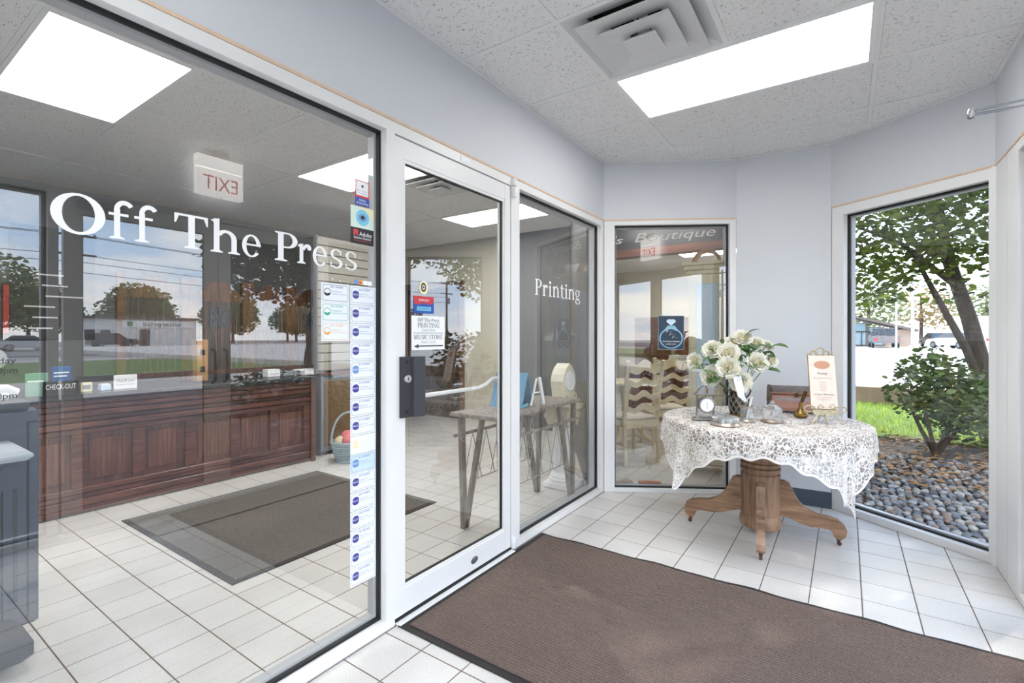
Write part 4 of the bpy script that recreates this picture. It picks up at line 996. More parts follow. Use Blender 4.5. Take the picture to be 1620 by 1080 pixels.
# ------------------------------------------------------------------ glass holders
mat('clear_glass', (.95, .97, .97), .06); b_ = MATS['clear_glass'].node_tree.nodes['Principled BSDF']; b_.inputs['Transmission Weight'].default_value = .9; b_.inputs['IOR'].default_value = 1.2
mat('silver_plate', C(176, 162, 148), .3, metal=.6)
t = thing('glass_dish', 'low clear glass dish on a wide silver foot at the front of the table', 'dish', (-.6, 3.165, TT))
MB().lathe([(0, 0), (.088, 0), (.09, .004), (.08, .014), (.076, .018), (0, .018)], 32, cap=False).build('foot', 'silver_plate', t, smooth=True)
MB().lathe([(.0, .019), (.074, .019), (.078, .025), (.077, .042), (.072, .05), (.05, .054), (0, .055)], 32, cap=False).build('bowl', 'clear_glass', t, smooth=True)
t = thing('pen_cup', 'narrow cut glass cup on a silver foot with two pens', 'cup', (-.515, 3.37, TT))
MB().lathe([(0, 0), (.046, 0), (.047, .004), (.04, .012), (0, .012)], 24, cap=False).build('foot', 'silver_plate', t, smooth=True)
MB().lathe([(0, .0125), (.036, .0125), (.037, .05), (.04, .088), (.042, .09), (.038, .09), (.034, .05), (.033, .018), (0, .018)], 24, cap=False).build('cup', 'clear_glass', t, smooth=True)
MB().lathe([(.036, .084), (.043, .084), (.044, .096), (.037, .096)], 24, cap=False).build('collar', 'silver_plate', t, smooth=True)
MB().tube([(0, 0, .02), (.03, .0, .155)], .005, 8).build('pen', 'paper', t); MB().tube([(-.01, 0, .02), (.012, .005, .14)], .004, 8).build('pen', 'brass_dark', t)
t = thing('glass_jar', 'lidded cut glass jar with pointed lid near the small chest', 'jar', (-.38, 3.44, TT))
MB().lathe([(0, 0), (.066, 0), (.068, .005), (.058, .014), (0, .014)], 28, cap=False).build('foot', 'silver_plate', t, smooth=True)
MB().lathe([(0, .0145), (.055, .0145), (.058, .03), (.058, .07), (.054, .078), (0, .078)], 28, cap=False).build('body', 'clear_glass', t, smooth=True)
MB().lathe([(0, .08), (.059, .08), (.054, .088), (.03, .1), (.014, .115), (.012, .124), (.008, .132), (0, .133)], 28, cap=False).build('lid', 'clear_glass', t, smooth=True)

# ------------------------------------------------------------------ chest, bell, menu easel
mat('chest_dark', C(92, 66, 54), .5, var=.2, vscale=20); mat('chest_pink', C(186, 142, 128), .6, var=.08, vscale=30); mat('chest_cloth', C(170, 156, 158), .8, var=.12, vscale=50); mat('chest_strap', C(176, 120, 96), .5); mat('chest_lid', C(112, 102, 98), .7, var=.25, vscale=30)
t = thing('trinket_chest', 'small domed leather chest with pink front behind the glass jar', 'chest', (-.30, 3.97, TT), R_(14))
W_, D_ = .16, .075
MB().box(-W_+.008, -D_, .02, W_-.008, D_, .125).build('body', 'chest_pink', t)
arc = [(-D_, .13)]+[(-D_*math.cos(a), .13+.055*math.sin(a)) for a in [PI*k/10 for k in range(11)]]+[(D_, .13)]
Mz = Matrix.Rotation(PI/2, 4, 'Z')
MB().side([(y, z) for y, z in arc], -W_+.008, W_-.008, Mz).build('lid', 'chest_lid', t, smooth=True)
for s in (-1, 1):
    a2 = [(-D_-.004, .0), (-D_-.004, .13)]+[(-(D_+.004)*math.cos(a), .13+.06*math.sin(a)) for a in [PI*k/10 for k in range(11)]]+[(D_+.004, .0), (D_-.01, 0), (D_-.012, .02), (-D_+.012, .02), (-D_+.01, 0)]
    MB().side(a2, s*W_-.005, s*W_+.005, Mz).build('end_panel', 'chest_dark', t, smooth=30)
    MB().tube([(s*(W_+.006), -.03, .1), (s*(W_+.014), -.012, .085), (s*(W_+.014), .012, .085), (s*(W_+.006), .03, .1)], .004, 6).build('side_handle', 'brass', t, smooth=True)
for z in (.118, .134): MB().box(-W_, -D_-.003, z, W_, -D_+.002, z+.008).build('strap', 'chest_strap', t)
MB().box(-W_+.01, -D_-.003, .02, W_-.01, -D_+.001, .036).build('strap', 'chest_strap', t)
MB().box(-.13, -D_-.0015, .085, .13, -D_+.001, .113).build('cloth_panel', 'chest_cloth', t)
MB().box(-.012, -D_-.009, .112, .012, -D_, .142).build('latch', 'brass_dark', t)
t = thing('hand_bell', 'upturned brass hand bell with wooden handle beside the menu stand', 'bell', (-.245, 3.74, TT), R_(10))
MB().lathe([(0, 0), (.03, 0), (.042, .006), (.045, .016), (.042, .028), (.03, .04), (.018, .052), (.013, .07), (.013, .085), (.01, .1), (0, .1)], 28, cap=False).build('bell_body', 'brass', t, smooth=True)
MB().tube([(.004, 0, .098), (.018, .004, .14), (.03, .006, .17)], [.01, .012, .011], 10).build('handle', 'brass_dark', t, smooth=True)
mat('menu_board', C(238, 222, 208), .6, var=.03, vscale=20); mat('menu_edge', C(214, 176, 128), .6); mat('menu_oval', C(205, 152, 122), .6); mat('menu_ink', C(168, 132, 118), .6); mat('antique_gold', C(190, 178, 150), .4, metal=.4, var=.2, vscale=60)
t = thing('menu_easel', 'ornate antique gold scroll easel on the right side of the table', 'easel', (-.115, 3.60, TT), R_(18))
for s in (-1, 1):
    MB().tube([(s*.02, -.03, .07), (s*.045, -.045, .055), (s*.06, -.055, .03), (s*.078, -.065, .006), (s*.09, -.07, .004)], .0045, 8).build('foot', 'antique_gold', t, smooth=True)
    MB().tube([(s*.05, -.03, .075)]+[(s*(.085+.03*math.cos(a)), -.035, .085+.02*math.sin(a)) for a in [PI*(1.2-k*.2) for k in range(10)]], .004, 8).build('scroll_arm', 'antique_gold', t, smooth=True)
MB().tube([(0, .0, .075), (0, .05, .04), (0, .09, .005)], .005, 8).build('rear_leg', 'antique_gold', t, smooth=True)
MB().tube([(0, -.04, .07), (0, -.05, .04), (.004, -.055, .012)], [.006, .01, .004], 8).build('drop_finial', 'antique_gold', t, smooth=True)
MB().side([(-.075, .07), (-.06, .052), (.06, .052), (.075, .07), (.07, .082), (-.07, .082)], -.05, -.012).build('ledge', 'antique_gold', t)
MB().tube([(0, .0, .08), (0, .075, .40)], .005, 8).build('back_post', 'antique_gold', t)
for k, (a, b, c) in enumerate(((-.035, .425, .022), (0, .438, .03), (.035, .425, .022), (-.06, .413, .014), (.06, .413, .014))):
    MB().tube([(a+c*.8*math.cos(q), .072, b+c*.8*math.sin(q)) for q in [2*PI*i/12 for i in range(12)]], .0055, 6, closed=True).build('crest_scroll', 'antique_gold', t, smooth=True)
MB().tube([(-.03, -.052, .085), (-.045, -.056, .1), (-.03, -.058, .115), (-.012, -.056, .1), (-.025, -.056, .094)], .004, 6).build('front_scroll', 'antique_gold', t, smooth=True)
MB().tube([(.03, -.052, .085), (.05, -.056, .105), (.035, -.058, .122), (.014, -.056, .105), (.028, -.056, .097)], .004, 6).build('front_scroll', 'antique_gold', t, smooth=True)
t2 = thing('menu_board', 'tall peach card with an oval crest leaning on the scroll easel', 'menu', (-.115, 3.60, TT+.083), R_(18))
Ml = Matrix.Translation((0, -.014, 0)) @ Matrix.Rotation(-.21, 4, 'X')
MB().box(-.073, -.011, 0, .073, .011, .335, Ml).build('board', 'menu_edge', t2)
MB().box(-.0725, -.0118, .0, .0725, -.0112, .3345, Ml).build('face_sheet', 'menu_board', t2)
ov = MB(); ov.add([(.0+.045*math.cos(2*PI*k/28), -.0124, .275+.026*math.sin(2*PI*k/28)) for k in range(28)], [tuple(range(28))], Ml); ov.build('oval_crest', 'menu_oval', t2)
def mtext(s, z, sz, wd, m='menu_ink'):
    q = put_text(MB(), s, 0, z, sz, v=-.0124, width=wd, shear=.3); q.v = [tuple(Ml @ Vector(p)) for p in q.v]; q.build('lettering', m, t2)
mtext('Printing', .215, .02, .055, 'ink'); mtext('Invitations', .188, .013, .1); 
for k, s in enumerate(('Invitations', 'Napkins', 'Programs', 'Thank you', 'Napkins')): mtext(s, .165-k*.013, .01, .035)
mtext('Unique Moments', .085, .017, .11, 'ink'); mtext('Invitations', .068, .01, .09); mtext('Programs', .055, .01, .07)
# ================================================================== inside the print shop
wood_mat('counter_wood', C(70, 40, 32), C(118, 72, 56), stretch=(1, .12, 1), rough=.3, bump=.05)
wood_mat('counter_panel', C(84, 50, 38), C(128, 82, 62), stretch=(1, 1, .1), rough=.35, bump=.05)
mat('counter_top', C(48, 50, 54), .25, var=.2, vscale=40); mat('toe_kick', C(92, 92, 90), .6)
CX0 = -4.56
t = thing('service_counter', 'long dark wooden counter with raised panels behind the grey mat', 'counter', (CX0, 0, 0))
y0, y1 = -.75, 2.96
MB().box(-.62, y0, .1, -.05, y1, .83).build('body', 'counter_wood', t)
MB().box(-.6, y0, 0, -.0, y1-.02, .012).build('plinth_strip', 'toe_kick', t)
for za, zb, xo in ((.012, .06, .02), (.06, .11, .03), (.11, .15, .012), (.15, .19, .02)): MB().cbox(-.05, y0, za, xo, y1, zb, .006).build('base_moulding', 'counter_wood', t)
for za, zb, xo in ((.575, .615, .02), (.62, .66, .035), (.665, .70, .02), (.705, .75, .045), (.755, .79, .055), (.795, .83, .065)): MB().cbox(-.05, y0, za, xo, y1, zb, .006).build('top_moulding', 'counter_wood', t)
MB().cbox(-.66, y0-.02, .832, .09, y1+.03, .872, .008).build('worktop', 'counter_top', t)
n = 10; pw = (y1-.08-y0)/n
for k in range(n):
    a = y0+.02+k*pw; b = a+pw
    MB().cbox(-.05, a, .19, .012, a+.075, .575, .004).build('stile', 'counter_wood', t)
    pnl = MB().box(-.05, a+.075, .19, -.02, b, .575).build('panel', 'counter_panel', t)
    MB().cbox(-.02, a+.105, .235, -.008, b-.03, .53, .004).build('raised_field', 'counter_panel', pnl)
    for q in range(1, 7): MB().box(-.009, a+.105+q*(pw-.135)/7, .24, -.006, a+.105+q*(pw-.135)/7+.005, .525).build('groove', 'counter_wood', pnl)
MB().cbox(-.05, y1-.075, .19, .02, y1, .575, .004).build('stile', 'counter_wood', t)
MB().cbox(-.06, y1-.01, 0, .06, y1+.03, .83, .006).build('end_post', 'counter_wood', t)
ZC = .873
def on_counter(px, X):  # helper: y where the view ray through picture column px meets x = X
    a = math.atan(528/770.0); q = (px-810)/770.0; rx = -math.sin(a)+q*math.cos(a); ry = math.cos(a)+q*math.sin(a); return X/rx*ry
def cbx(name, label, cat, px0, px1, X, h, d, m, rot=0.0, z=ZC):
    ya, yb = on_counter(px0, X), on_counter(px1, X)
    t = thing(name, label, cat, (X, (ya+yb)/2, z), AL+rot); w = (yb-ya)/2
    MB().cbox(-w, 0, 0, w, d, h, .003).build('body', m, t); return t, w
mat('grey_box', C(120, 124, 130), .5); mat('ltwood', C(176, 132, 84), .5, var=.15, vscale=14, stretch=(1, 1, .2)); mat('card_blue', C(54, 96, 160), .5); mat('card_green', C(120, 160, 140), .5); mat('card_cream', C(226, 216, 180), .6); mat('yellow', C(226, 196, 90), .6)
t, w_ = cbx('card_box', 'small white card box on the counter', 'box', 424, 443, -4.75, .075, .1, 'paper'); MB().box(-w_*.9, -.002, .03, w_*.9, .0, .034).build('lid_seam', 'grey_box', t)
t, w_ = cbx('brochure_stack', 'dark grey brochures lying in a low stack on the counter', 'brochures', 448, 482, -4.75, .03, .2, 'grey_box', .1); MB().cbox(-w_*.8, .02, .03, w_*.85, .18, .042, .002).build('top_brochure', 'counter_top', t)
t, w_ = cbx('paper_ream', 'thick stack of white paper at the right end of the counter', 'paper', 482, 513, -4.7, .05, .22, 'paper'); MB().cbox(-w_*.9, -.004, .05, w_*.95, .2, .056, .001).build('top_sheet', 'paper', t)
t, w_ = cbx('counter_card', 'white handwritten sign standing on the counter', 'sign', 180, 217, -4.62, .11, .004, 'paper'); put_text(MB(), 'Thank you', 0, .055, .03, v=-.002, width=.12, shear=.3).build('lettering', 'ink', t); put_text(MB(), 'Custom orders', 0, .03, .02, v=-.002, width=.12).build('lettering', 'st_grey', t)
t, w_ = cbx('card_holder', 'cream leaflet in a clear stand on the counter beside the handwritten sign', 'leaflet', 128, 146, -4.62, .07, .004, 'card_cream'); MB().box(-w_*.7, -.002, .02, w_*.7, 0, .05).build('print_panel', 'grey_box', t)
t, w_ = cbx('card_stack', 'pale blue cards stacked between leaflet and handwritten sign', 'cards', 160, 176, -4.6, .045, .07, 'st_paleblue'); MB().cbox(-w_*.8, .005, .045, w_*.8, .06, .05, .001).build('top_card', 'paper', t)
t, w_ = cbx('wooden_rack', 'upright light wooden block with two square holes on the counter', 'rack', 312, 329, -4.72, .38, .09, 'ltwood')
for z in (.09, .24): MB().box(-w_*.45, -.002, z, w_*.45, .0, z+.05).build('slot', 'black', t)
MB().box(-w_*1.05, -.004, 0, w_*1.05, .095, .012).build('base', 'black', t)
t, w_ = cbx('checkout_sign', 'black check-out sign plate at the left part of the counter', 'sign', 68, 124, -4.45, .10, .012, 'black', z=.8745); put_text(MB(), 'CHECK-OUT', 0, .045, .05, v=-.002, width=w_*1.7).build('lettering', 'paper', t)
t, w_ = cbx('info_card', 'small blue notice card above the check-out sign', 'sign', 82, 112, -4.7, .19, .006, 'card_blue'); MB().box(-w_*.8, -.002, .14, w_*.8, 0, .15).build('text_line', 'paper', t); MB().box(-w_*.8, -.002, .115, w_*.6, 0, .125).build('text_line', 'paper', t)
t, w_ = cbx('acrylic_stand', 'slanted pale green price card in a clear stand at the left', 'sign', 40, 76, -4.5, .16, .006, 'card_green', -.1); MB().box(-w_*.8, -.002, .1, w_*.6, 0, .11).build('text_line', 'paper', t)
t, w_ = cbx('note_pad', 'white and yellow note pad lying on the counter edge', 'note pad', 68, 92, -4.5, .012, .12, 'paper'); MB().box(0, .0, .012, w_*.9, .1, .015).build('yellow_sheet', 'yellow', t)

# ------------------------------------------------------------------ wooden teller screens behind the counter
wood_mat('screen_wood', C(72, 48, 36), C(114, 80, 60), stretch=(1, 1, .12), rough=.4); mat('ornament', C(70, 84, 96), .5, metal=.2)
SXX = -5.02
edges = [1.48, 2.02, 2.56, 3.02, 3.5]
for k in range(4):
    a, b = edges[k], edges[k+1]
    lab = ['behind the left part of the counter', 'second from the left behind the counter', 'third from the left behind the counter', 'rightmost behind the counter, beside the slatted wall'][k]
    t = thing('teller_screen', 'wooden arched spindle screen '+lab, 'screen', (SXX, a, .872), AL, 'wooden teller screens'); ww = b-a
    MB().cbox(0, -.03, 0, .06, .03, .95, .005).build('post', 'screen_wood', t)
    MB().cbox(ww-.06, -.03, 0, ww-.001, .03, .95, .005).build('post', 'screen_wood', t)
    arch = [(.06, .74)]+[(.06+(ww-.12)*i/12, .8+.14*math.sin(PI*i/12)) for i in range(13)]+[(ww-.06, .74)]
    MB().side(arch, -.015, .015).build('arched_rail', 'screen_wood', t)
    MB().box(.06, -.015, .05, ww-.06, .015, .09).build('rail', 'screen_wood', t)
    for q in range(1, 9):
        x = .06+(ww-.12)*q/9; MB().tube([(x, 0, .09), (x, 0, .3), (x, 0, .32), (x, 0, .52), (x, 0, .54), (x, 0, .745)], [.008, .008, .012, .012, .008, .008], 6).build('spindle', 'screen_wood', t, smooth=True)
    if k >= 1:
        on = MB().frame(.5*ww-.085, .5, .5*ww+.085, .67, .012, -.018, .018).build('ornament', 'ornament', t)
        for q in range(4):
            M = Matrix.Translation((.5*ww, 0, .585)) @ Matrix.Rotation(q*PI/4, 4, 'Y'); MB().box(-.1, -.012, -.008, .1, .012, .008, M).build('ornament_bar', 'ornament', on)

# ------------------------------------------------------------------ slatted display wall, low cabinet
mat('slat_beige', C(172, 167, 158), .6)
t = thing('slat_wall', 'beige slatted display wall to the right of the wooden counter', 'display wall', (-4.66, 3.12, 0), AL)
MB().box(0, .03, .9, .98, .05, 2.36).build('backing', 'grey_box', t)
for k in range(15): MB().cbox(0, 0, .91+k*.097, .98, .03, .91+k*.097+.089, .004).build('slat', 'slat_beige', t)
MB().box(-.02, -.005, .88, .0, .05, 2.37).build('edge_trim', 'grey_box', t)
mat('rattan', C(120, 94, 66), .8, var=.4, vscale=60)
t = thing('display_cabinet', 'dark low cabinet with brown woven front below the slatted wall', 'cabinet', (-4.62, 3.14, 0), AL)
MB().cbox(0, 0, .04, .94, .42, .86, .006).build('body', 'grey_box', t)
for k in range(2): d_ = MB().cbox(.03+k*.45, -.015, .1, .45+k*.45, .0, .8, .004).build('door', 'rattan', t); MB().ball((.4 if k == 0 else .53, -.025, .45), .012).build('knob', 'black', d_)
MB().cbox(-.01, -.02, .86, .95, .42, .885, .004).build('top', 'counter_wood', t)

# ------------------------------------------------------------------ wicker basket
mat('wicker', C(166, 182, 190), .8, var=.2, vscale=40); mat('yarn_pink', C(226, 128, 130), .9, bump=.5, bscale=120); mat('yarn_cream', C(222, 206, 172), .9, bump=.5, bscale=120); mat('yarn_green', C(196, 210, 180), .9, bump=.5, bscale=120)
BXX, BYY = -4.22, 3.18
t = thing('wicker_basket', 'pale blue wicker basket with hoop handle on the shop floor', 'basket', (BXX, BYY, .002))
for k in range(9):
    z = .012+k*.024; r = .115+.055*k/8
    MB().tube([(r*math.cos(a)+.004*math.cos(a)*(-1)**(i), r*math.sin(a)+.004*math.sin(a)*(-1)**(i), z) for i, a in enumerate([2*PI*i/28 for i in range(28)])], .0115, 6, closed=True).build('weave_ring', 'wicker', t, smooth=True)
for k in range(14):
    a = 2*PI*k/14; MB().tube([(.112*math.cos(a), .112*math.sin(a), 0), (.17*math.cos(a), .17*math.sin(a), .215)], .006, 5).build('stake', 'wicker', t)
MB().lathe([(0, .0), (.115, .0), (.115, .012), (0, .012)], 24, cap=False).build('base', 'wicker', t)
MB().tube([(.168*math.cos(PI*k/14), 0, .2+.3*math.sin(PI*k/14)) for k in range(15)], .011, 8, Matrix.Rotation(R_(60), 4, 'Z')).build('handle', 'wicker', t, smooth=True)
for k, (dx, dy, dz, r, m, l) in enumerate(((-.05, -.05, .2, .07, 'yarn_cream', 'cream ball of yarn'), (.05, -.03, .22, .072, 'yarn_pink', 'pink ball of yarn'), (.0, .06, .22, .068, 'yarn_green', 'pale green ball of yarn'), (-.02, .0, .26, .06, 'yarn_pink', 'small pink ball of yarn on top of the pile'))):
    tag(MB().ball((0, 0, 0), r, 16, 10, sq=(1, 1, .9)).tube([(r*1.0*math.cos(a), r*1.0*math.sin(a)*.5, r*.8*math.sin(a)) for a in [2*PI*i/16 for i in range(16)]], .006, 5, closed=True).build('yarn_ball', m, None, smooth=True, loc=(BXX+dx, BYY+dy, dz)), l+' in the wicker basket', 'yarn', 'yarn in the basket')

# ------------------------------------------------------------------ copier at the left edge
mat('copier', C(66, 73, 86), .45); mat('copier_dark', C(52, 56, 64), .5); mat('copier_light', C(176, 184, 192), .45); mat('copier_seam', C(24, 26, 30), .6)
t = thing('photocopier', 'tall blue-grey photocopier standing in the shop at the left edge', 'copier', (-3.1, .2, 0), AL)
# local x = world y, local -y = towards the glass
MB().cbox(-.75, -.31, .09, .36, .33, .985, .012).build('body', 'copier', t)
MB().cbox(-.75, -.33, .985, .33, .33, 1.02, .006).build('top_deck', 'copier_dark', t)
MB().box(.325, -.313, .12, .331, -.309, .93).build('door_seam', 'copier_seam', t); MB().box(.331, -.313, .925, .358, -.309, .931).build('door_seam', 'copier_seam', t)
MB().box(.25, -.313, .12, .256, -.309, .66).build('drawer_seam', 'copier_seam', t); MB().box(.285, -.314, .2, .297, -.306, .66).build('drawer_pull', 'copier_dark', t)
MB().cbox(-.45, -.62, .825, .285, -.29, .862, .014).build('output_tray', 'copier_light', t)
MB().side([(-.3, .69), (.1, .69), (.24, .824), (-.3, .824)], -.58, -.3).build('tray_bracket', 'copier_dark', t)
MB().cbox(-.4, -.5, .62, .12, -.3, .688, .01).build('tray_support', 'copier_light', t)
MB().cbox(-.6, -.52, .03, .305, -.2, .14, .03).build('foot_stabiliser', 'copier_dark', t)
for x in (-.5, .24): MB().lathe([(0, -.02), (.035, -.02), (.042, -.01), (.042, .01), (.035, .02), (0, .02)], 18, Matrix.Translation((x, -.36, .043)) @ Matrix.Rotation(PI/2, 4, 'Y'), cap=False).build('caster', 'black', t, smooth=True)
MB().cbox(-.4, -.2, 1.02, .1, .3, 1.06, .01).build('scanner_lid', 'copier_light', t)
MB().cbox(-.2, -.36, .80, -.08, -.31, .86, .01).build('control_pod', 'copier_light', t)
t = thing('desk_telephone', 'white handset lying on top of the photocopier', 'phone', (-2.86, .42, 1.021), AL+.3)
MB().tube([(-.09, 0, .02), (-.06, 0, .04), (0, 0, .048), (.06, 0, .04), (.09, 0, .02)], [.024, .022, .017, .022, .024], 10).build('handset', 'paper', t, smooth=True)
MB().cbox(-.06, -.03, 0, .06, .03, .028, .006).build('cradle', 'paper', t)

# ------------------------------------------------------------------ service boards on the back wall, clock
mat('board_dark', C(58, 58, 60), .5)
for k, (ya, yb, lab) in enumerate(((-.3, .95, 'dark price board with rows of white lines high on the shop wall at left'), (1.05, 1.65, 'narrow dark price board beside the red strip on the shop wall'))):
    t = thing('price_board', lab, 'board', (-6.19, ya, 1.25), AL)
    MB().cbox(0, -.02, 0, yb-ya, -.001, 1.05, .006).build('board', 'board_dark', t)
    random.seed(3+k)
    for q in range(9 if k == 0 else 6):
        x = random.uniform(.08, yb-ya-.35); z = .1+q*.1; MB().box(x, -.023, z, x+random.uniform(.15, .3), -.02, z+.014).build('text_line', 'paper', t)
t = thing('wall_strip', 'narrow red vertical sign strip on the shop back wall', 'sign', (-6.17, 1.0, 1.3), AL)
MB().box(0, -.01, 0, .05, 0, .45).build('panel', 'st_red', t); MB().frame(0, 0, .05, .45, .006, -.014, -.009).build('edge', 'st_black', t)
t = thing('wall_clock', 'small round white clock face on the shop wall above the check-out sign', 'clock', (-6.17, .93, 1.08), AL)
MB().lathe([(0, .0), (.1, 0), (.105, .012), (.095, .02), (0, .018)], 28, RX, cap=False).build('face', 'paper', t, smooth=True); MB().tube([(0, -.021, 0), (.03, -.021, -.05)], .006, 6).build('hand', 'black', t)

# ------------------------------------------------------------------ console table just inside the narrow pane
wood_mat('grey_wood', C(112, 104, 98), C(160, 150, 142), stretch=(1, 1, .12), rough=.55); mat('wire', C(170, 164, 156), .4, metal=.5)
t = thing('console_table', 'grey wooden console table with splayed legs and wire lattice behind the glass', 'table', (-1.955, 2.975, 0), AL)
MB().cbox(-.56, -.2, .755, .56, .2, .782, .004).build('tabletop', 'grey_wood', t)
MB().cbox(-.54, -.185, .615, .54, -.165, .635, .003).build('rail', 'grey_wood', t); MB().cbox(-.54, .165, .615, .54, .185, .635, .003).build('rail', 'grey_wood', t)
def slant(x0, z0, x1, z1, y, w=.042):
    return MB().side([(x0-w/2, z0), (x0+w/2, z0), (x1+w/2, z1), (x1-w/2, z1)], y-.014, y+.014)
for y in (-.165, .15):
    for s in (-1, 1):
        slant(s*.47, 0, s*.50, .755, y).build('leg', 'grey_wood', t); slant(s*.455, 0, s*.26, .755, y, .036).build('leg', 'grey_wood', t)
    for k in range(6):
        for s in (-1, 1):
            x = -.38+k*.152; MB().tube([(x, y, .62), (x+s*.1, y, .3)], .0035, 5).build('wire_strut', 'wire', t)
    MB().tube([(-.4, y, .3), (.4, y, .3)], .004, 5).build('wire_rail', 'wire', t)
CT = .7835
mat('blue_card', C(96, 146, 178), .6); mat('cream_resin', C(226, 220, 200), .6, var=.06, vscale=30)
t = thing('blue_tent_card', 'large folded blue card standing like a tent on the console table', 'card', (-2.0, 2.92, CT), AL+.25)
MB().side([(-.14, 0), (-.13, 0), (.0, .22), (.13, 0), (.14, 0), (.004, .235), (-.004, .235)], -.12, .12).build('folded_sheet', 'blue_card', t); MB().box(-.13, -.121, .0, .0, -.1205, .02).build('edge_band', 'st_sky', t)
t = thing('white_easel', 'thin white display easel beside the blue tent card', 'easel', (-1.84, 3.08, CT), AL)
MB().side([(.0, 0), (.03, 0), (-.03, .2), (-.06, .2)], -.006, .006).build('leg', 'paper', t); MB().side([(-.13, 0), (-.11, 0), (-.04, .19), (-.05, .19)], .02, .03).build('leg', 'paper', t); MB().tube([(-.1, .012, .09), (.01, .012, .09)], .005, 6).build('crossbar', 'paper', t)
t = thing('scroll_pedestal', 'white column pedestal with scrolled capital behind the console table', 'pedestal', (-2.0, 3.70, 0), AL)
MB().cbox(-.13, -.13, 0, .13, .13, .05, .006).build('plinth', 'paper', t); MB().lathe([(.12, .05), (.125, .07), (.11, .085), (.115, .1), (.098, .12), (.09, .14), (.086, .5), (.092, .52)], 24).build('shaft', 'paper', t, smooth=30)
for k in range(12): a = 2*PI*k/12; MB().tube([(.089*math.cos(a), .089*math.sin(a), .14), (.086*math.cos(a), .086*math.sin(a), .5)], .009, 6).build('flute', 'paper', t, smooth=True)
for s in (-1, 1):
    sp = [(s*(.1+.045*(1-k/22)*math.cos(k*.55)), -.1, .6+.045*(1-k/22)*math.sin(k*.55)) for k in range(20)]
    MB().tube(sp, .012, 6).build('scroll', 'cream_resin', t, smooth=True); MB().tube([(p[0], .1, p[2]) for p in sp], .012, 6).build('scroll', 'cream_resin', t, smooth=True)
MB().side([(-.14, .66), (-.12, .56), (-.09, .52), (.09, .52), (.12, .56), (.14, .66)], -.1, .1).build('capital', 'cream_resin', t); MB().cbox(-.15, -.13, .66, .15, .13, .70, .006).build('abacus', 'cream_resin', t)
t = thing('ornate_clock', 'cream ornate mantel clock standing on the scrolled pedestal', 'clock', (-2.0, 3.70, .701), AL)
MB().side([(-.13, 0), (.13, 0), (.12, .03), (.09, .05), (.1, .12), (.12, .2), (.1, .26), (.06, .31), (0, .35), (-.06, .31), (-.1, .26), (-.12, .2), (-.1, .12), (-.09, .05), (-.12, .03)], -.06, .06).build('case', 'cream_resin', t)
MB().lathe([(0, .062), (.07, .062), (.078, .07), (.082, .062)], 26, Matrix.Translation((0, 0, .2)) @ RX, cap=False).build('dial', 'paper', t, smooth=True)
for s in (-1, 1): MB().tube([(s*(.08+.03*math.cos(a)), -.065, .06+.03*math.sin(a)) for a in [2*PI*i/12 for i in range(12)]], .008, 6, closed=True).build('leaf_scroll', 'cream_resin', t, smooth=True)
# ================================================================== inside the boutique
mat('cream_paint', C(226, 214, 184), .5, var=.04, vscale=10); mat('seat_cloth', C(196, 188, 176), .9, var=.08, vscale=60)
def ladder_chair(label, loc, rz):
    t = thing('ladderback_chair', label, 'chair', loc, rz, 'cream chairs in the boutique'); m = 'cream_paint'
    # local: back along x at y=0, seat towards +y
    for s in (-1, 1):
        MB().tube([(s*.2, .02, 0), (s*.205, .0, .06), (s*.2, .02, .25), (s*.2, .025, .45), (s*.205, -.0, .7), (s*.215, -.05, 1.0), (s*.215, -.058, 1.04)], [.022, .022, .021, .023, .021, .02, .022], 8).build('back_post', m, t, smooth=True)
        MB().tube([(s*.205, .4, 0), (s*.215, .425, .05), (s*.2, .4, .2), (s*.21, .41, .38), (s*.2, .4, .43)], [.016, .02, .02, .03, .03], 8).build('front_leg', m, t, smooth=True)
        MB().tube([(s*.2, .03, .2), (s*.2, .4, .2)], .011, 6).build('stretcher', m, t)
        MB().box(s*.2-.012, .03, .38, s*.2+.012, .4, .44).build('side_rail', m, t)
    MB().box(-.19, .0, .37, .19, .028, .44).build('rear_rail', m, t); MB().box(-.19, .395, .37, .19, .42, .44).build('front_rail', m, t)
    for z, h in ((.53, .055), (.66, .055), (.79, .055), (.92, .1)):
        top = []; bot = []
        for i in range(17):
            x = -.19+.38*i/16; wv = .018*math.cos((i/16-.5)*4*PI)+.012*math.cos((i/16-.5)*2*PI); top.append((x, z+h+wv)); bot.append((x, z+wv*.8))
        yb = -.0-(z-.45)*.1; MB().side(bot+top[::-1], yb-.009, yb+.009).build('slat', m, t)
    MB().cbox(-.2, .02, .44, .2, .42, .475, .014).build('seat', 'seat_cloth', t)
    return t
az = math.atan2(.36, .23)
ladder_chair('cream ladder-back chair nearest the boutique window, its back to the glass', (-1.675, 4.75, 0), az)
ladder_chair('cream ladder-back chair half hidden behind the nearest one', (-1.62, 5.55, 0), az-.35)
t = thing('side_table', 'small cream pedestal table beside the chairs in the boutique', 'table', (-2.25, 5.75, 0))
MB().lathe([(0, .7), (.36, .7), (.37, .71), (.37, .725), (.36, .735), (0, .735)], 36, cap=False).build('tabletop', 'cream_paint', t, smooth=True)
MB().lathe([(.05, .2), (.06, .3), (.035, .4), (.05, .55), (.08, .7)], 20).build('column', 'cream_paint', t, smooth=True)
for k in range(3): MB().tube([(.03, 0, .25), (.15, 0, .16), (.25, 0, .05), (.3, 0, .02)], [.03, .025, .02, .02], 8, Matrix.Rotation(k*2.1+.5, 4, 'Z')).build('leg', 'cream_paint', t, smooth=True)
t = thing('display_cabinet', 'tall cream display cabinet with crown moulding inside the boutique window', 'cabinet', (-1.22, 4.72, 0), R_(6))
MB().cbox(0, 0, .08, .62, .36, 1.86, .006).build('body', 'cream_paint', t)
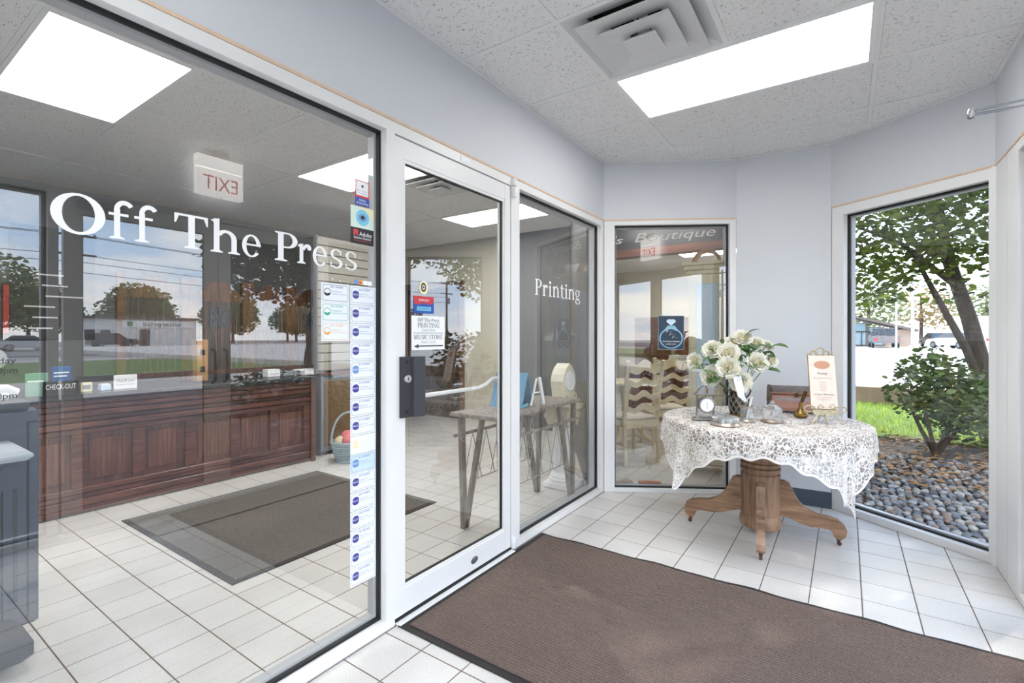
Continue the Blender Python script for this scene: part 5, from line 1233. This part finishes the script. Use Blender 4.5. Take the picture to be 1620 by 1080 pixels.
for za, zb, o in ((1.86, 1.9, .015), (1.9, 1.94, .035), (1.94, 1.97, .055)): MB().cbox(-o, -o, za, .62+o, .36, zb, .005).build('crown', 'cream_paint', t)
MB().side([(.15+.13*math.cos(PI*k/12), 1.97+.13*math.sin(PI*k/12)) for k in range(13)]+[(.15-.1*math.cos(PI*k/12), 1.97+.1*math.sin(PI*k/12)) for k in range(13)], .05, .14).build('arched_handle', 'ltwood', t)
for k in range(2):
    d_ = MB().frame(.02+k*.295, .75, .305+k*.295, 1.82, .05, -.02, -.001).build('door', 'cream_paint', t); MB().ball((.285 if k == 0 else .335, -.028, 1.25), .01).build('knob', 'brass', d_)
    MB().box(.07+k*.295, -.004, .8, .255+k*.295, -.001, 1.77).build('glass_panel', 'st_paleblue', t)
    MB().cbox(.02+k*.295, -.018, .1, .305+k*.295, -.001, .73, .004).build('drawer_front', 'cream_paint', t)
for s in (.03, .59):
    for y in (.03, .33): MB().lathe([(0, 0), (.02, 0), (.03, .03), (.02, .07), (0, .08)], 12, Matrix.Translation((s, y, 0)), cap=False).build('foot', 'cream_paint', t, smooth=True)
wood_mat('brown_panel', C(120, 76, 52), C(158, 108, 80), stretch=(.15, 1, 1), rough=.45)
t = thing('wooden_sideboard', 'brown wooden sideboard with tall back panel deep in the boutique', 'sideboard', (-2.75, 7.1, 0), R_(5))
MB().cbox(0, .1, .06, 1.7, .55, .8, .008).build('body', 'brown_panel', t); MB().cbox(0, .45, .8, 1.7, .52, 1.58, .006).build('back_panel', 'brown_panel', t)
for k in range(3): dr = MB().cbox(.05+k*.55, .085, .12, .55+k*.55, .1, .74, .004).build('door', 'counter_panel', t); MB().ball((.5+k*.55 if k < 2 else 1.2, .07, .45), .014).build('knob', 'brass', dr)
MB().cbox(-.02, .07, .8, 1.72, .57, .83, .004).build('top', 'brown_panel', t)
t = thing('white_storage_box', 'white patterned box on the sideboard in the boutique', 'box', (-1.95, 7.25, .831), .1)
MB().cbox(-.2, 0, 0, .2, .2, .16, .005).build('body', 'seat_cloth', t); MB().cbox(-.205, -.005, .12, .205, .205, .17, .004).build('lid', 'paper', t)
wood_mat('beam_brown', C(84, 56, 46), C(112, 76, 62), stretch=(.1, 1, 1))
struct(MB().box(-2.72, 5.45, 2.285, -.16, 5.55, CEIL+.02).build('wall_header', 'board_dark'))
struct(MB().box(-2.68, 5.42, 2.2, -.16, 5.57, 2.285).build('trim_13', 'beam_brown'))
struct(MB().box(-.4, 5.42, 0, -.3, 5.57, 2.2).build('trim_14', 'beam_brown'))
# small wooden pieces on the inner window sill
wood_mat('driftwood', C(120, 96, 78), C(180, 152, 128), stretch=(.2, 1, 1)); wood_mat('orange_wood', C(170, 96, 50), C(214, 136, 80), stretch=(.2, 1, 1))
q = onB(.108, .08); t = thing('driftwood_piece', 'weathered driftwood piece lying inside the boutique window sill', 'wood', (q[0], q[1], .0512), AB)
MB().tube([(0, 0, .012), (.05, .004, .018), (.1, .0, .02), (.145, .003, .011)], [.008, .013, .016, .006], 8).build('body', 'driftwood', t, smooth=True); MB().tube([(.06, 0, .022), (.075, .006, .036)], [.006, .003], 6).build('knot', 'driftwood', t)
q = onB(.295, .078); t = thing('orange_stick', 'orange-brown carved stick next to the driftwood on the sill', 'wood', (q[0], q[1], .0512), AB)
MB().tube([(0, 0, .013), (.03, 0, .015), (.1, .002, .013), (.17, 0, .012), (.19, 0, .01)], [.01, .013, .012, .011, .006], 8).build('body', 'orange_wood', t, smooth=True); MB().lathe([(.012, 0), (.0145, .006), (.012, .012)], 10, Matrix.Translation((.05, 0, .015)) @ Matrix.Rotation(PI/2, 4, 'Y')).build('carved_ring', 'driftwood', t, smooth=True)
# ================================================================== outdoors
mat('asphalt', C(150, 148, 146), .9, var=.08, vscale=.6, bump=.2, bscale=30); mat('concrete', C(190, 182, 172), .9, var=.06, vscale=1.2); mat('road', C(120, 120, 122), .9, var=.06, vscale=.5)
mat('grass_base', C(92, 118, 52), .95, var=.3, vscale=3); mat('soil', C(58, 48, 40), .95, var=.3, vscale=8); mat('curb', C(136, 118, 100), .9, var=.12, vscale=3)
mat('curb_white', C(214, 210, 204), .85)
struct(MB().box(-120, -120, -.5, 160, 160, -.14).build('ground', 'asphalt'))
mat('dark_asphalt', C(74, 73, 74), .9, var=.1, vscale=3, bump=.2, bscale=40)
struct(MB().box(XR+.11, -20, -.2, 10.0, 3.9, -.03).build('driveway', 'dark_asphalt'))
struct(MB().box(5.0, 3.9, -.2, 10.0, 40, -.031).build('driveway', 'dark_asphalt'))
struct(MB().box(10.0, -40, -.2, 15.3, 12, -.03).build('walkway', 'concrete'))
# street side: parking strip, lawn, road, far lawn
g1 = struct(MB().box(15.5, -60, -.2, 30, 90, -.05).build('lawn', 'grass_base')); struct(MB().box(15.3, -60, -.2, 15.5, 90, -.02).build('curb', 'curb_white'))
struct(MB().box(31.5, -100, -.2, 33.5, 120, -.06).build('sidewalk', 'concrete'))
struct(MB().box(42, -100, -.2, 63, 140, -.07).build('road', 'road')); struct(MB().box(63.3, -100, -.2, 65, 140, -.05).build('lawn', 'grass_base'))
struct(MB().box(65, -100, -.2, 95, 140, -.06).build('parking_lot', 'concrete'))
# garden side: pebble bed, leaf litter, lawn, kerb wall, parking lot
struct(MB().prism([(-.04, 4.45), (.82, 3.87), (XR+.11, 3.9), (5.0, 3.9), (5.0, 8.2), (-.04, 8.2)], -.3, -.09).build('garden_bed', 'soil'))
lw = struct(MB().box(-.04, 8.2, -.3, 9, 12.0, -.06).build('lawn', 'grass_base'))
struct(MB().box(-.04, 12.0, -.3, 12, 12.35, .27).build('kerb_wall', 'curb'))
mat('lot', C(206, 202, 196), .9, var=.04, vscale=.3)
pl = struct(MB().box(-30, 12.35, -.3, 60, 120, .2).build('parking_lot', 'lot'))
# grass blades as short tufts
def blades(x0, y0, x1, y1, z, n, h, parent, seed):
    random.seed(seed); m = MB()
    for k in range(n):
        x, y = random.uniform(x0, x1), random.uniform(y0, y1); a = random.uniform(0, PI); w = .008; hh = h*random.uniform(.5, 1.2); dx, dy = random.uniform(-.03, .03), random.uniform(-.03, .03)
        m.add([(x-w*math.cos(a), y-w*math.sin(a), z), (x+w*math.cos(a), y+w*math.sin(a), z), (x+dx, y+dy, z+hh)], [(0, 1, 2)])
    o = m.build('grass_blades', 'grass_leaf', parent); o['kind'] = 'stuff'
leaf_mat('grass_leaf', C(104, 128, 44), C(168, 184, 84), .4)
blades(-.04, 8.2, 4.5, 12, -.065, 9000, .09, lw, 5)

# ------------------------------------------------------------------ pebbles
mats_p = []
for i, c in enumerate(((100, 105, 112), (126, 128, 130), (78, 82, 90), (142, 138, 132), (112, 94, 82), (62, 65, 72))):
    mats_p.append('pebble_%d' % i); mat('pebble_%d' % i, C(*c), .6, var=.15, vscale=20)
bed = struct(MB().prism([(-.03, 4.47), (.8, 3.9), (4.4, 3.95), (4.4, 7.2), (-.03, 7.2)], -.1, -.085).build('pebble_bed', 'soil'))
def peb_mesh(seed, m):
    random.seed(seed); bm = bmesh.new(); bmesh.ops.create_icosphere(bm, subdivisions=1, radius=1.0)
    for v in bm.verts: v.co *= random.uniform(.86, 1.1)
    me = bpy.data.meshes.new('pebble'); bm.to_mesh(me); bm.free(); me.materials.append(MATS[m]); me.polygons.foreach_set('use_smooth', [True]*len(me.polygons)); return me
PEB = [peb_mesh(20+i, mats_p[i % 6]) for i in range(12)]
random.seed(9); cand = []
y = 3.92
while y < 7.0:
    x = -.02
    while x < 4.0:
        px, py = x+random.uniform(-.012, .012), y+random.uniform(-.012, .012)
        # inside the bed: beyond the window line
        if (px-C3[0])*.575+(py-C3[1])*.818 > .17 or px > .84: cand.append((px, py))
        x += .058
    y += .05
def vis(px, py):
    a = math.atan(528/770.0); d = -px*math.sin(a)+py*math.cos(a); s = px*math.cos(a)+py*math.sin(a); u = 810+770*s/d
    return d, u
near, far = [], MB()
cand.sort(key=lambda p: vis(*p)[0]+(0 if 1330 < vis(*p)[1] < 1580 else 50))
for k, (px, py) in enumerate(cand):
    sc = (random.uniform(.026, .042), random.uniform(.024, .036), random.uniform(.016, .026)); z = -.085+sc[2]*.7+random.uniform(0, .02)
    M = Matrix.Translation((px, py, z)) @ Matrix.Rotation(random.uniform(0, PI), 4, 'Z') @ Matrix.Rotation(random.uniform(-.35, .35), 4, 'X') @ Matrix.Diagonal((*sc, 1))
    if k < 300:
        o = link('pebble', PEB[random.randrange(12)], bed); o.matrix_basis = M
    else:
        pm = PEB[random.randrange(12)]; far.add([tuple(v.co) for v in pm.vertices], [tuple(p.vertices) for p in pm.polygons], M, mi=random.randrange(6))
o = far.build('pebble_field', mats_p, bed, smooth=True); o['kind'] = 'stuff'
# dry leaves on the bed
mat('dry_leaf', C(132, 100, 66), .8, var=.3, vscale=3); random.seed(4); m = MB()
for k in range(1500):
    x, y = random.uniform(-.02, 4.2), random.uniform(5.6, 8.25); M = Matrix.Translation((x, y, -.03+random.uniform(-.02, .02))) @ Matrix.Rotation(random.uniform(0, 6.28), 4, 'Z') @ Matrix.Rotation(random.uniform(-.5, .5), 4, 'X') @ Matrix.Scale(random.uniform(.7, 1.3), 4)
    m.add([(-.04, 0, 0), (0, -.022, .01), (.045, 0, 0), (0, .022, .012)], [(0, 1, 2, 3)], M)
o = m.build('leaf_litter', 'dry_leaf', bed); o['kind'] = 'stuff'

# ------------------------------------------------------------------ trees
mat('bark', C(74, 62, 54), .9, var=.3, vscale=12, bump=.5, bscale=25, stretch=(1, 1, .3)); leaf_mat('tree_leaf', C(44, 60, 18), C(104, 118, 36), .5); leaf_mat('far_leaf', C(66, 84, 48), C(128, 136, 82), .3); leaf_mat('autumn_leaf', C(110, 94, 60), C(160, 140, 92), .3); leaf_mat('bush_leaf', C(48, 66, 34), C(98, 118, 66), .3); leaf_mat('dark_leaf', C(40, 54, 34), C(72, 86, 54), .25)
def leaves(mb, blobs, n, size, seed, sparse=.0):
    random.seed(seed); tot = sum(b[3]*b[4]*b[5] for b in blobs)
    for (cx, cy, cz, rx, ry, rz) in blobs:
        for k in range(int(n*rx*ry*rz/tot)):
            while True:
                a, b, c = random.uniform(-1, 1), random.uniform(-1, 1), random.uniform(-1, 1); q = a*a+b*b+c*c
                if .12 < q < 1: break
            s = size*random.uniform(.6, 1.25)
            M = Matrix.Translation((cx+a*rx, cy+b*ry, cz+c*rz)) @ Matrix.Rotation(random.uniform(0, 6.28), 4, 'Z') @ Matrix.Rotation(random.uniform(-1.1, 1.1), 4, 'X') @ Matrix.Rotation(random.uniform(-.9, .5), 4, 'Y')
            mb.add([(-.5*s, 0, 0), (-.15*s, -.38*s, .05*s), (.3*s, -.3*s, .02*s), (.55*s, 0, -.06*s), (.3*s, .3*s, .02*s), (-.15*s, .38*s, .05*s)], [(0, 1, 2, 3), (0, 3, 4, 5)], M)
    return mb
def tree(label, base, trunks, blobs, n, size, lm, seed, name='shade_tree', group=None, cat='tree'):
    t = thing(name, label, cat, base, 0, group)
    for pts, r in trunks: MB().tube(pts, r, 8).build('trunk' if r[0] > .05 else 'branch', 'bark', t, smooth=True)
    o = leaves(MB(), blobs, n, size, seed).build('foliage', lm, t); o['kind'] = 'stuff'
    return t
tree('leafy tree with forked trunk just outside the right-hand window', (1.52, 8.5, -.09),
     [([(0, 0, 0), (-.05, 0, .8), (-.2, .05, 1.6), (-.4, .1, 2.4), (-.55, 0, 3.4)], [.11, .095, .085, .07, .04]), ([(.05, 0, 0), (.12, .05, .9), (.06, .1, 1.8), (.05, 0, 3.0), (.2, 0, 3.8)], [.08, .07, .06, .05, .03]),
      ([(-.03, 0, .5), (-.25, -.1, 1.2), (-.55, -.15, 1.9), (-.8, -.2, 2.5)], [.052, .045, .035, .02]), ([(-.3, .05, 2.0), (-.9, -.2, 2.6), (-1.5, -.5, 2.9)], [.045, .03, .015]), ([(.06, 0, 2.3), (.6, -.3, 2.8), (1.2, -.5, 3.0)], [.04, .03, .015]), ([(-.45, .05, 2.8), (-1.0, .3, 3.6), (-1.5, .4, 4.1)], [.04, .03, .012])],
     [(-.6, -.3, 3.3, 1.5, 1.5, 1.0), (.4, -.2, 3.3, 1.5, 1.5, 1.1), (-1.2, -.4, 2.75, 1.0, 1.1, .75), (-.2, -.1, 4.5, 2.2, 1.8, 1.2), (1.3, 0, 3.0, 1.3, 1.2, 1.0), (-1.5, .6, 2.15, .8, .8, .5), (.9, -.8, 2.5, .8, .8, .5), (2.2, .3, 3.9, 1.6, 1.6, 1.4), (.6, .2, 5.8, 2.4, 2.0, 1.0), (-.3, -.6, 2.7, 1.2, .8, .6), (-1.3, -.5, 2.3, .9, .8, .55), (-.4, .2, 2.2, 1.0, .8, .4)], 21000, .092, 'tree_leaf', 21)  # crown extended to the right, out of view, to block the sun
def bush(label, base, blobs, n, size, lm, seed, group=None):
    t = thing('garden_bush', label, 'bush', base, 0, group); random.seed(seed)
    for k in range(5):
        a = random.uniform(0, 6.28); MB().tube([(0, 0, 0), (.15*math.cos(a), .15*math.sin(a), .25), (.32*math.cos(a), .32*math.sin(a), .6)], [.03, .022, .01], 6).build('branch', 'bark', t, smooth=True)
    o = leaves(MB(), blobs, n, size, seed).build('foliage', lm, t); o['kind'] = 'stuff'
bush('rounded green bush on the pebble bed in front of the tree', (.86, 7.4, -.09), [(0, 0, .75, .5, .5, .42), (.25, .1, .55, .45, .45, .4), (-.1, -.1, 1.0, .3, .3, .25)], 2000, .07, 'bush_leaf', 31)
bush('dark shrub at the right edge of the garden window', (1.75, 6.6, -.09), [(0, 0, .6, .5, .5, .5), (.4, -.2, .9, .5, .5, .6), (.3, .1, .4, .5, .5, .4)], 2200, .07, 'dark_leaf', 32)
bush('low flowering shrub beside the outer doors', (2.6, 4.35, -.09), [(0, 0, .35, .45, .5, .3), (.2, .3, .45, .35, .4, .3)], 900, .06, 'bush_leaf', 33)
bush('clipped dark hedge clump beyond the walkway', (5.6, 5.2, -.1), [(0, 0, .4, .7, 1.2, .35)], 1500, .08, 'dark_leaf', 34)
tree('dense dark tree standing close outside the outer doors', (4.6, 5.2, -.14), [([(0, 0, 0), (.05, 0, 1.0), (-.1, .1, 2.2), (.1, 0, 3.6)], [.11, .09, .07, .03]), ([(0, 0, 1.6), (.5, .4, 2.4), (.9, .6, 3.2)], [.05, .035, .02])],
     [(0, 0, 3.0, 1.5, 1.6, 1.1), (.2, .3, 3.9, 1.5, 1.6, 1.0), (-.1, -.9, 2.8, 1.0, 1.0, .8), (.0, .9, 2.7, 1.1, 1.1, .9), (.0, 1.3, 3.5, 1.2, 1.2, 1.0), (-.1, -1.1, 3.5, 1.0, .9, .8)], 16000, .11, 'dark_leaf', 41)
random.seed(55); k = 0
spots = []
for i in range(26): spots.append((90+(i % 3)*12, -30+i*5.0, random.uniform(8.5, 13.0)))
for (x, y, h) in spots:
    k += 1; aut = random.random() < .22; r = h*.4
    tree(('autumn brown' if aut else 'green')+' tree across the street, %s along the tree line' % ['first', 'second', 'third', 'fourth', 'fifth', 'sixth', 'seventh', 'eighth', 'ninth', 'tenth', 'eleventh', 'twelfth', 'thirteenth', 'fourteenth', 'fifteenth', 'sixteenth', 'seventeenth', 'eighteenth', 'nineteenth', 'twentieth', 'twenty-first', 'twenty-second', 'twenty-third', 'twenty-fourth', 'twenty-fifth', 'last'][k-1],
         (x, y, -.1), [([(0, 0, 0), (.1, 0, h*.4), (0, .1, h*.75)], [.28, .22, .08])], [(0, 0, h*.62, r, r, h*.36), (.2*r, .5*r, h*.45, r*.8, r*.8, h*.3), (-.1*r, -.5*r, h*.5, r*.8, r*.8, h*.28)], 2400 if not aut else 1500, .62, 'autumn_leaf' if aut else 'far_leaf', 60+k, 'street_tree', 'trees across the street')
# trees behind the far parking lot (seen through the garden window)
for q, (x, y, h, lm) in enumerate(((2.5, 82, 9, 'far_leaf'), (8.8, 90, 8.5, 'autumn_leaf'), (14.5, 84, 8, 'far_leaf'), (21, 90, 8, 'far_leaf'), (-5, 88, 9, 'far_leaf'))):
    r = h*.42; tree('tree behind the low glass-fronted building, %s from the left' % ['second', 'third', 'fourth', 'rightmost', 'first'][q], (x, y, .2), [([(0, 0, 0), (.1, 0, h*.5), (0, 0, h*.8)], [.25, .2, .08])], [(0, 0, h*.62, r, r, h*.36), (.5*r, 0, h*.5, r*.8, r*.8, h*.3)], 900, .5, lm, 100+q, 'lot_tree', 'trees behind the parking lot')

# ------------------------------------------------------------------ buildings
mat('bldg_white', C(222, 222, 220), .7); mat('bldg_dark', C(92, 84, 78), .7); mat('bldg_glass', C(120, 146, 156), .1, spec=.8); mat('bldg_brick', C(168, 148, 132), .8, var=.1, vscale=2); mat('bldg_window', C(50, 56, 62), .15)
mat('sign_panel', C(236, 238, 236), .6); mat('sign_green', C(60, 130, 84), .6); mat('sign_black', C(40, 40, 42), .6)
# long white building across the street, front towards -x
t = thing('white_building', 'long low white building with a lettered sign across the street', 'building', (76, 0, -.06))
MB().box(0, 19.5, 0, 5, 33, 3.6).build('wall', 'bldg_white', t); MB().box(-.4, 19.2, 3.6, 5.3, 33.3, 3.95).build('roof', 'bldg_dark', t)
for y in (20, 21.6): wn = MB().box(-.06, y, .9, 0, y+1.3, 2.3).build('window', 'bldg_window', t); MB().frame(y, .9, y+1.3, 2.3, .12, -.1, 0, Matrix(((0,1,0,-.02),(1,0,0,0),(0,0,1,0),(0,0,0,1)))).build('window_frame', 'bldg_white', wn)
MB().box(-.06, 26, 0, 0, 27.2, 2.3).build('door', 'bldg_dark', t)
sg = MB().box(-.16, 24, 2.5, 0, 32.6, 3.5).build('sign_board', 'sign_panel', t)
tm = put_text(MB(), 'enterprise', 0, 0, 1.0, v=0, width=4.6); tm.v = [(-.18, 28.6-p[0], 2.72+p[2]*.85) for p in tm.v]; tm.build('lettering', 'sign_black', sg)
MB().box(-.19, 24.6, 2.7, -.16, 25.2, 3.3).build('green_mark', 'sign_green', sg)
# glass fronted building at the far side of the lot
t = thing('storefront_building', 'low glass-fronted building with a sloping dark roof beyond the parking lot', 'building', (0, 63, .2))
MB().box(-6, .0, 0, 5.5, 6, 1.75).build('wall', 'bldg_brick', t)
roof = [(-6.5, 5.4), (5.9, 1.75), (5.9, 1.5), (-6.5, 5.1)]
MB().side(roof, -1.2, 7).build('roof', 'bldg_dark', t)
for k in range(6):
    xa = -5.6+k*1.5; h = 3.05-(xa+1.5)*.29
    pn = MB().box(xa, -.1, .1, xa+1.4, -.03, h).build('window', 'bldg_glass', t); MB().frame(xa, .1, xa+1.4, h, .09, -.16, -.08).build('window_frame', 'bldg_dark', pn)
MB().frame(.6, 0, 2.1, 1.6, .1, -.25, -.12).build('door_frame', 'sign_black', t); MB().box(1.32, -.25, .05, 1.4, -.12, 1.55).build('door_mullion', 'sign_black', t)

# ------------------------------------------------------------------ vehicles
def paint(name, c): mat(name, C(*c), .25, metal=.2, spec=.6)
paint('car_silver', (168, 172, 178)); paint('car_dark', (58, 62, 72)); paint('car_white', (228, 228, 228)); paint('truck_grey', (96, 92, 94)); mat('tyre', C(26, 26, 28), .8); mat('car_glass', C(36, 42, 48), .08); mat('tail_red', C(190, 40, 34), .3); mat('head_white', C(236, 236, 230), .2)
def car(label, loc, rz, m, body, cabin, Ln, Wd, kind='car', cat='car', group=None):
    t = thing(kind, label, cat, loc, rz, group); h = Wd/2
    MB().side(body, -h, h).build('body', m, t)
    cb = MB(); n = len(cabin); k = .82
    v = [(p[0], -h*.97, p[1]) if p[1] < cabin[0][1]+.05 else (p[0], -h*k, p[1]) for p in cabin]+[(p[0], h*.97, p[1]) if p[1] < cabin[0][1]+.05 else (p[0], h*k, p[1]) for p in cabin]
    cb.add(v, [tuple(range(n)), tuple(range(n, 2*n))[::-1]]+[(i, (i+1)%n, n+(i+1)%n, n+i) for i in range(n)]); cb.build('windows', 'car_glass', t)
    top = [p for p in cabin if p[1] > cabin[0][1]+.05]; xs = [p[0] for p in top]; MB().cbox(min(xs)-.03, -h*k-.01, top[0][1]-.03, max(xs)+.03, h*k+.01, top[0][1]+.04, .02).build('roof', m, t)
    for x in (Ln*.19, Ln*.8):
        for s in (-1, 1):
            wh_ = MB().lathe([(0, -.1), (.3, -.1), (.33, -.06), (.33, .06), (.3, .1), (0, .1)], 20, Matrix.Translation((x, s*(h-.08), .33)) @ RX, cap=False).build('wheel', 'tyre', t, smooth=40)
            MB().lathe([(0, s*-.105), (.19, s*-.105), (.2, s*-.09)], 14, Matrix.Translation((x, s*(h-.08), .33)) @ RX, cap=False).build('hubcap', 'steel', wh_, smooth=True)
    for s in (-1, 1):
        MB().box(Ln-.06, s*h*.72-.14, .62, Ln+.015, s*h*.72+.14, .76).build('headlight', 'head_white', t); MB().box(-.015, s*h*.75-.12, .68, .05, s*h*.75+.12, .9).build('tail_light', 'tail_red', t)
    return t
sed_b = [(0, .3), (0, .8), (.1, .9), (.9, .95), (3.2, .92), (4.3, .78), (4.5, .6), (4.5, .3)]; sed_c = [(.7, .93), (1.3, 1.38), (2.5, 1.4), (3.3, .92)]
suv_b = [(0, .35), (0, .95), (.08, 1.05), (3.3, 1.05), (4.4, .95), (4.6, .75), (4.6, .35)]; suv_c = [(.12, 1.04), (.3, 1.66), (2.6, 1.7), (3.4, 1.04)]
pk_b = [(0, .45), (0, 1.1), (2.0, 1.12), (2.0, 1.12), (4.2, 1.12), (5.4, 1.05), (5.5, .85), (5.5, .45)]; pk_c = [(2.05, 1.1), (2.15, 1.8), (3.5, 1.82), (4.25, 1.1)]
car('silver sedan driving on the street', (58, 9.4, -.07), R_(90), 'car_silver', sed_b, sed_c, 4.5, 1.8)
car('second silver car behind the sedan on the street', (54, 1.0, -.07), R_(90), 'car_silver', sed_b, sed_c, 4.5, 1.8)
car('dark parked sport utility car before the white building', (68, 18.5, -.06), R_(86), 'car_dark', suv_b, suv_c, 4.6, 1.9)
car('grey pickup truck parked before the glass-fronted building', (3.0, 55.0, .2), R_(92), 'truck_grey', pk_b, pk_c, 5.5, 2.0, 'pickup_truck', 'truck')
car('white car parked behind the bush at the right', (9.0, 54.5, .2), R_(120), 'car_white', sed_b, sed_c, 4.5, 1.8, group='white vehicles in the lot')
car('dark car parked between the white vehicles', (8.0, 62.5, .2), R_(100), 'car_dark', sed_b, sed_c, 4.5, 1.8, group='parked cars in the lot')
t = thing('box_truck', 'white box truck parked far behind the bush', 'truck', (9.6, 70, .2), R_(15))
MB().cbox(0, -1.1, .8, 4.4, 1.1, 3.2, .05).build('cargo_box', 'car_white', t); MB().side([(4.45, .6), (6.2, .6), (6.2, 1.4), (5.8, 2.3), (4.45, 2.3)], -1, 1).build('cab', 'car_white', t)
for x in (1, 5.3):
    for s in (-1, 1): MB().lathe([(0, -.12), (.42, -.12), (.45, 0), (.42, .12), (0, .12)], 18, Matrix.Translation((x, s*.95, .45)) @ RX, cap=False).build('wheel', 'tyre', t, smooth=40)
MB().side([(5.85, 1.45), (6.15, 1.45), (5.82, 2.2), (5.7, 2.2)], -.9, .9).build('windscreen', 'car_glass', t)

# ------------------------------------------------------------------ poles and wires
mat('pole_wood', C(98, 84, 72), .9, var=.2, vscale=4)
def util_pole(label, x, y, h):
    t = thing('utility_pole', label, 'pole', (x, y, -.1), 0, 'utility poles along the street')
    MB().tube([(0, 0, 0), (0, 0, h)], [.17, .11], 10).build('shaft', 'pole_wood', t, smooth=True)
    for z in (h-.4, h-1.7): MB().box(-.07, -1.1, z, .07, 1.1, z+.13).build('crossarm', 'pole_wood', t)
    for s in (-1, -.5, .5, 1): MB().lathe([(0, 0), (.05, 0), (.06, .1), (.03, .16), (0, .16)], 8, Matrix.Translation((0, s, h-.27)), cap=False).build('insulator', 'grey_box', t)
    MB().lathe([(0, 0), (.2, 0), (.22, .05), (.22, .7), (.2, .78), (0, .78)], 14, Matrix.Translation((-.3, 0, h-3.0)), cap=False).build('transformer', 'steel', t, smooth=40)
util_pole('wooden utility pole with crossarms opposite the outer doors', 40, 10.6, 8.6); util_pole('wooden utility pole farther along the street', 40, 48, 8.6); util_pole('wooden utility pole at the near end of the street', 40, -30, 8.6)
for q, (dy, z, lab) in enumerate(((-1, 8.2, 'highest'), (-.5, 8.15, 'second highest'), (.7, 6.9, 'third highest'), (.5, 6.4, 'fourth highest'), (1, 5.7, 'lowest'))):
    pts = []
    for a, b in ((-30, 10.6), (10.6, 48)):
        for i in range(12):
            s = i/12; pts.append((40+dy*.3, a+(b-a)*s, z-1.1*4*s*(1-s)*.4))
    pts.append((40+dy*.3, 48, z)); tag(MB().tube(pts, .02, 5).build('power_line', 'black', None), lab+' power line strung along the street poles', 'wire', 'power lines')
t = thing('lamp_post', 'thin grey lamp post in the parking lot beside the tree', 'lamp post', (3.4, 38.7, .2))
MB().tube([(0, 0, 0), (0, 0, 6.5)], [.09, .06], 8).build('shaft', 'steel', t, smooth=True); MB().cbox(-.2, -.2, 0, .2, .2, .5, .02).build('footing', 'concrete', t); MB().cbox(-.7, -.15, 6.4, .1, .15, 6.52, .02).build('lamp_head', 'grey_box', t)
t = thing('flag_pole', 'slim pole standing in the lot near the white truck', 'pole', (2.4, 35.6, .2)); MB().tube([(0, 0, 0), (0, 0, 5.2)], .05, 8).build('shaft', 'steel', t, smooth=True); MB().ball((0, 0, 5.25), .09).build('cap', 'steel', t)
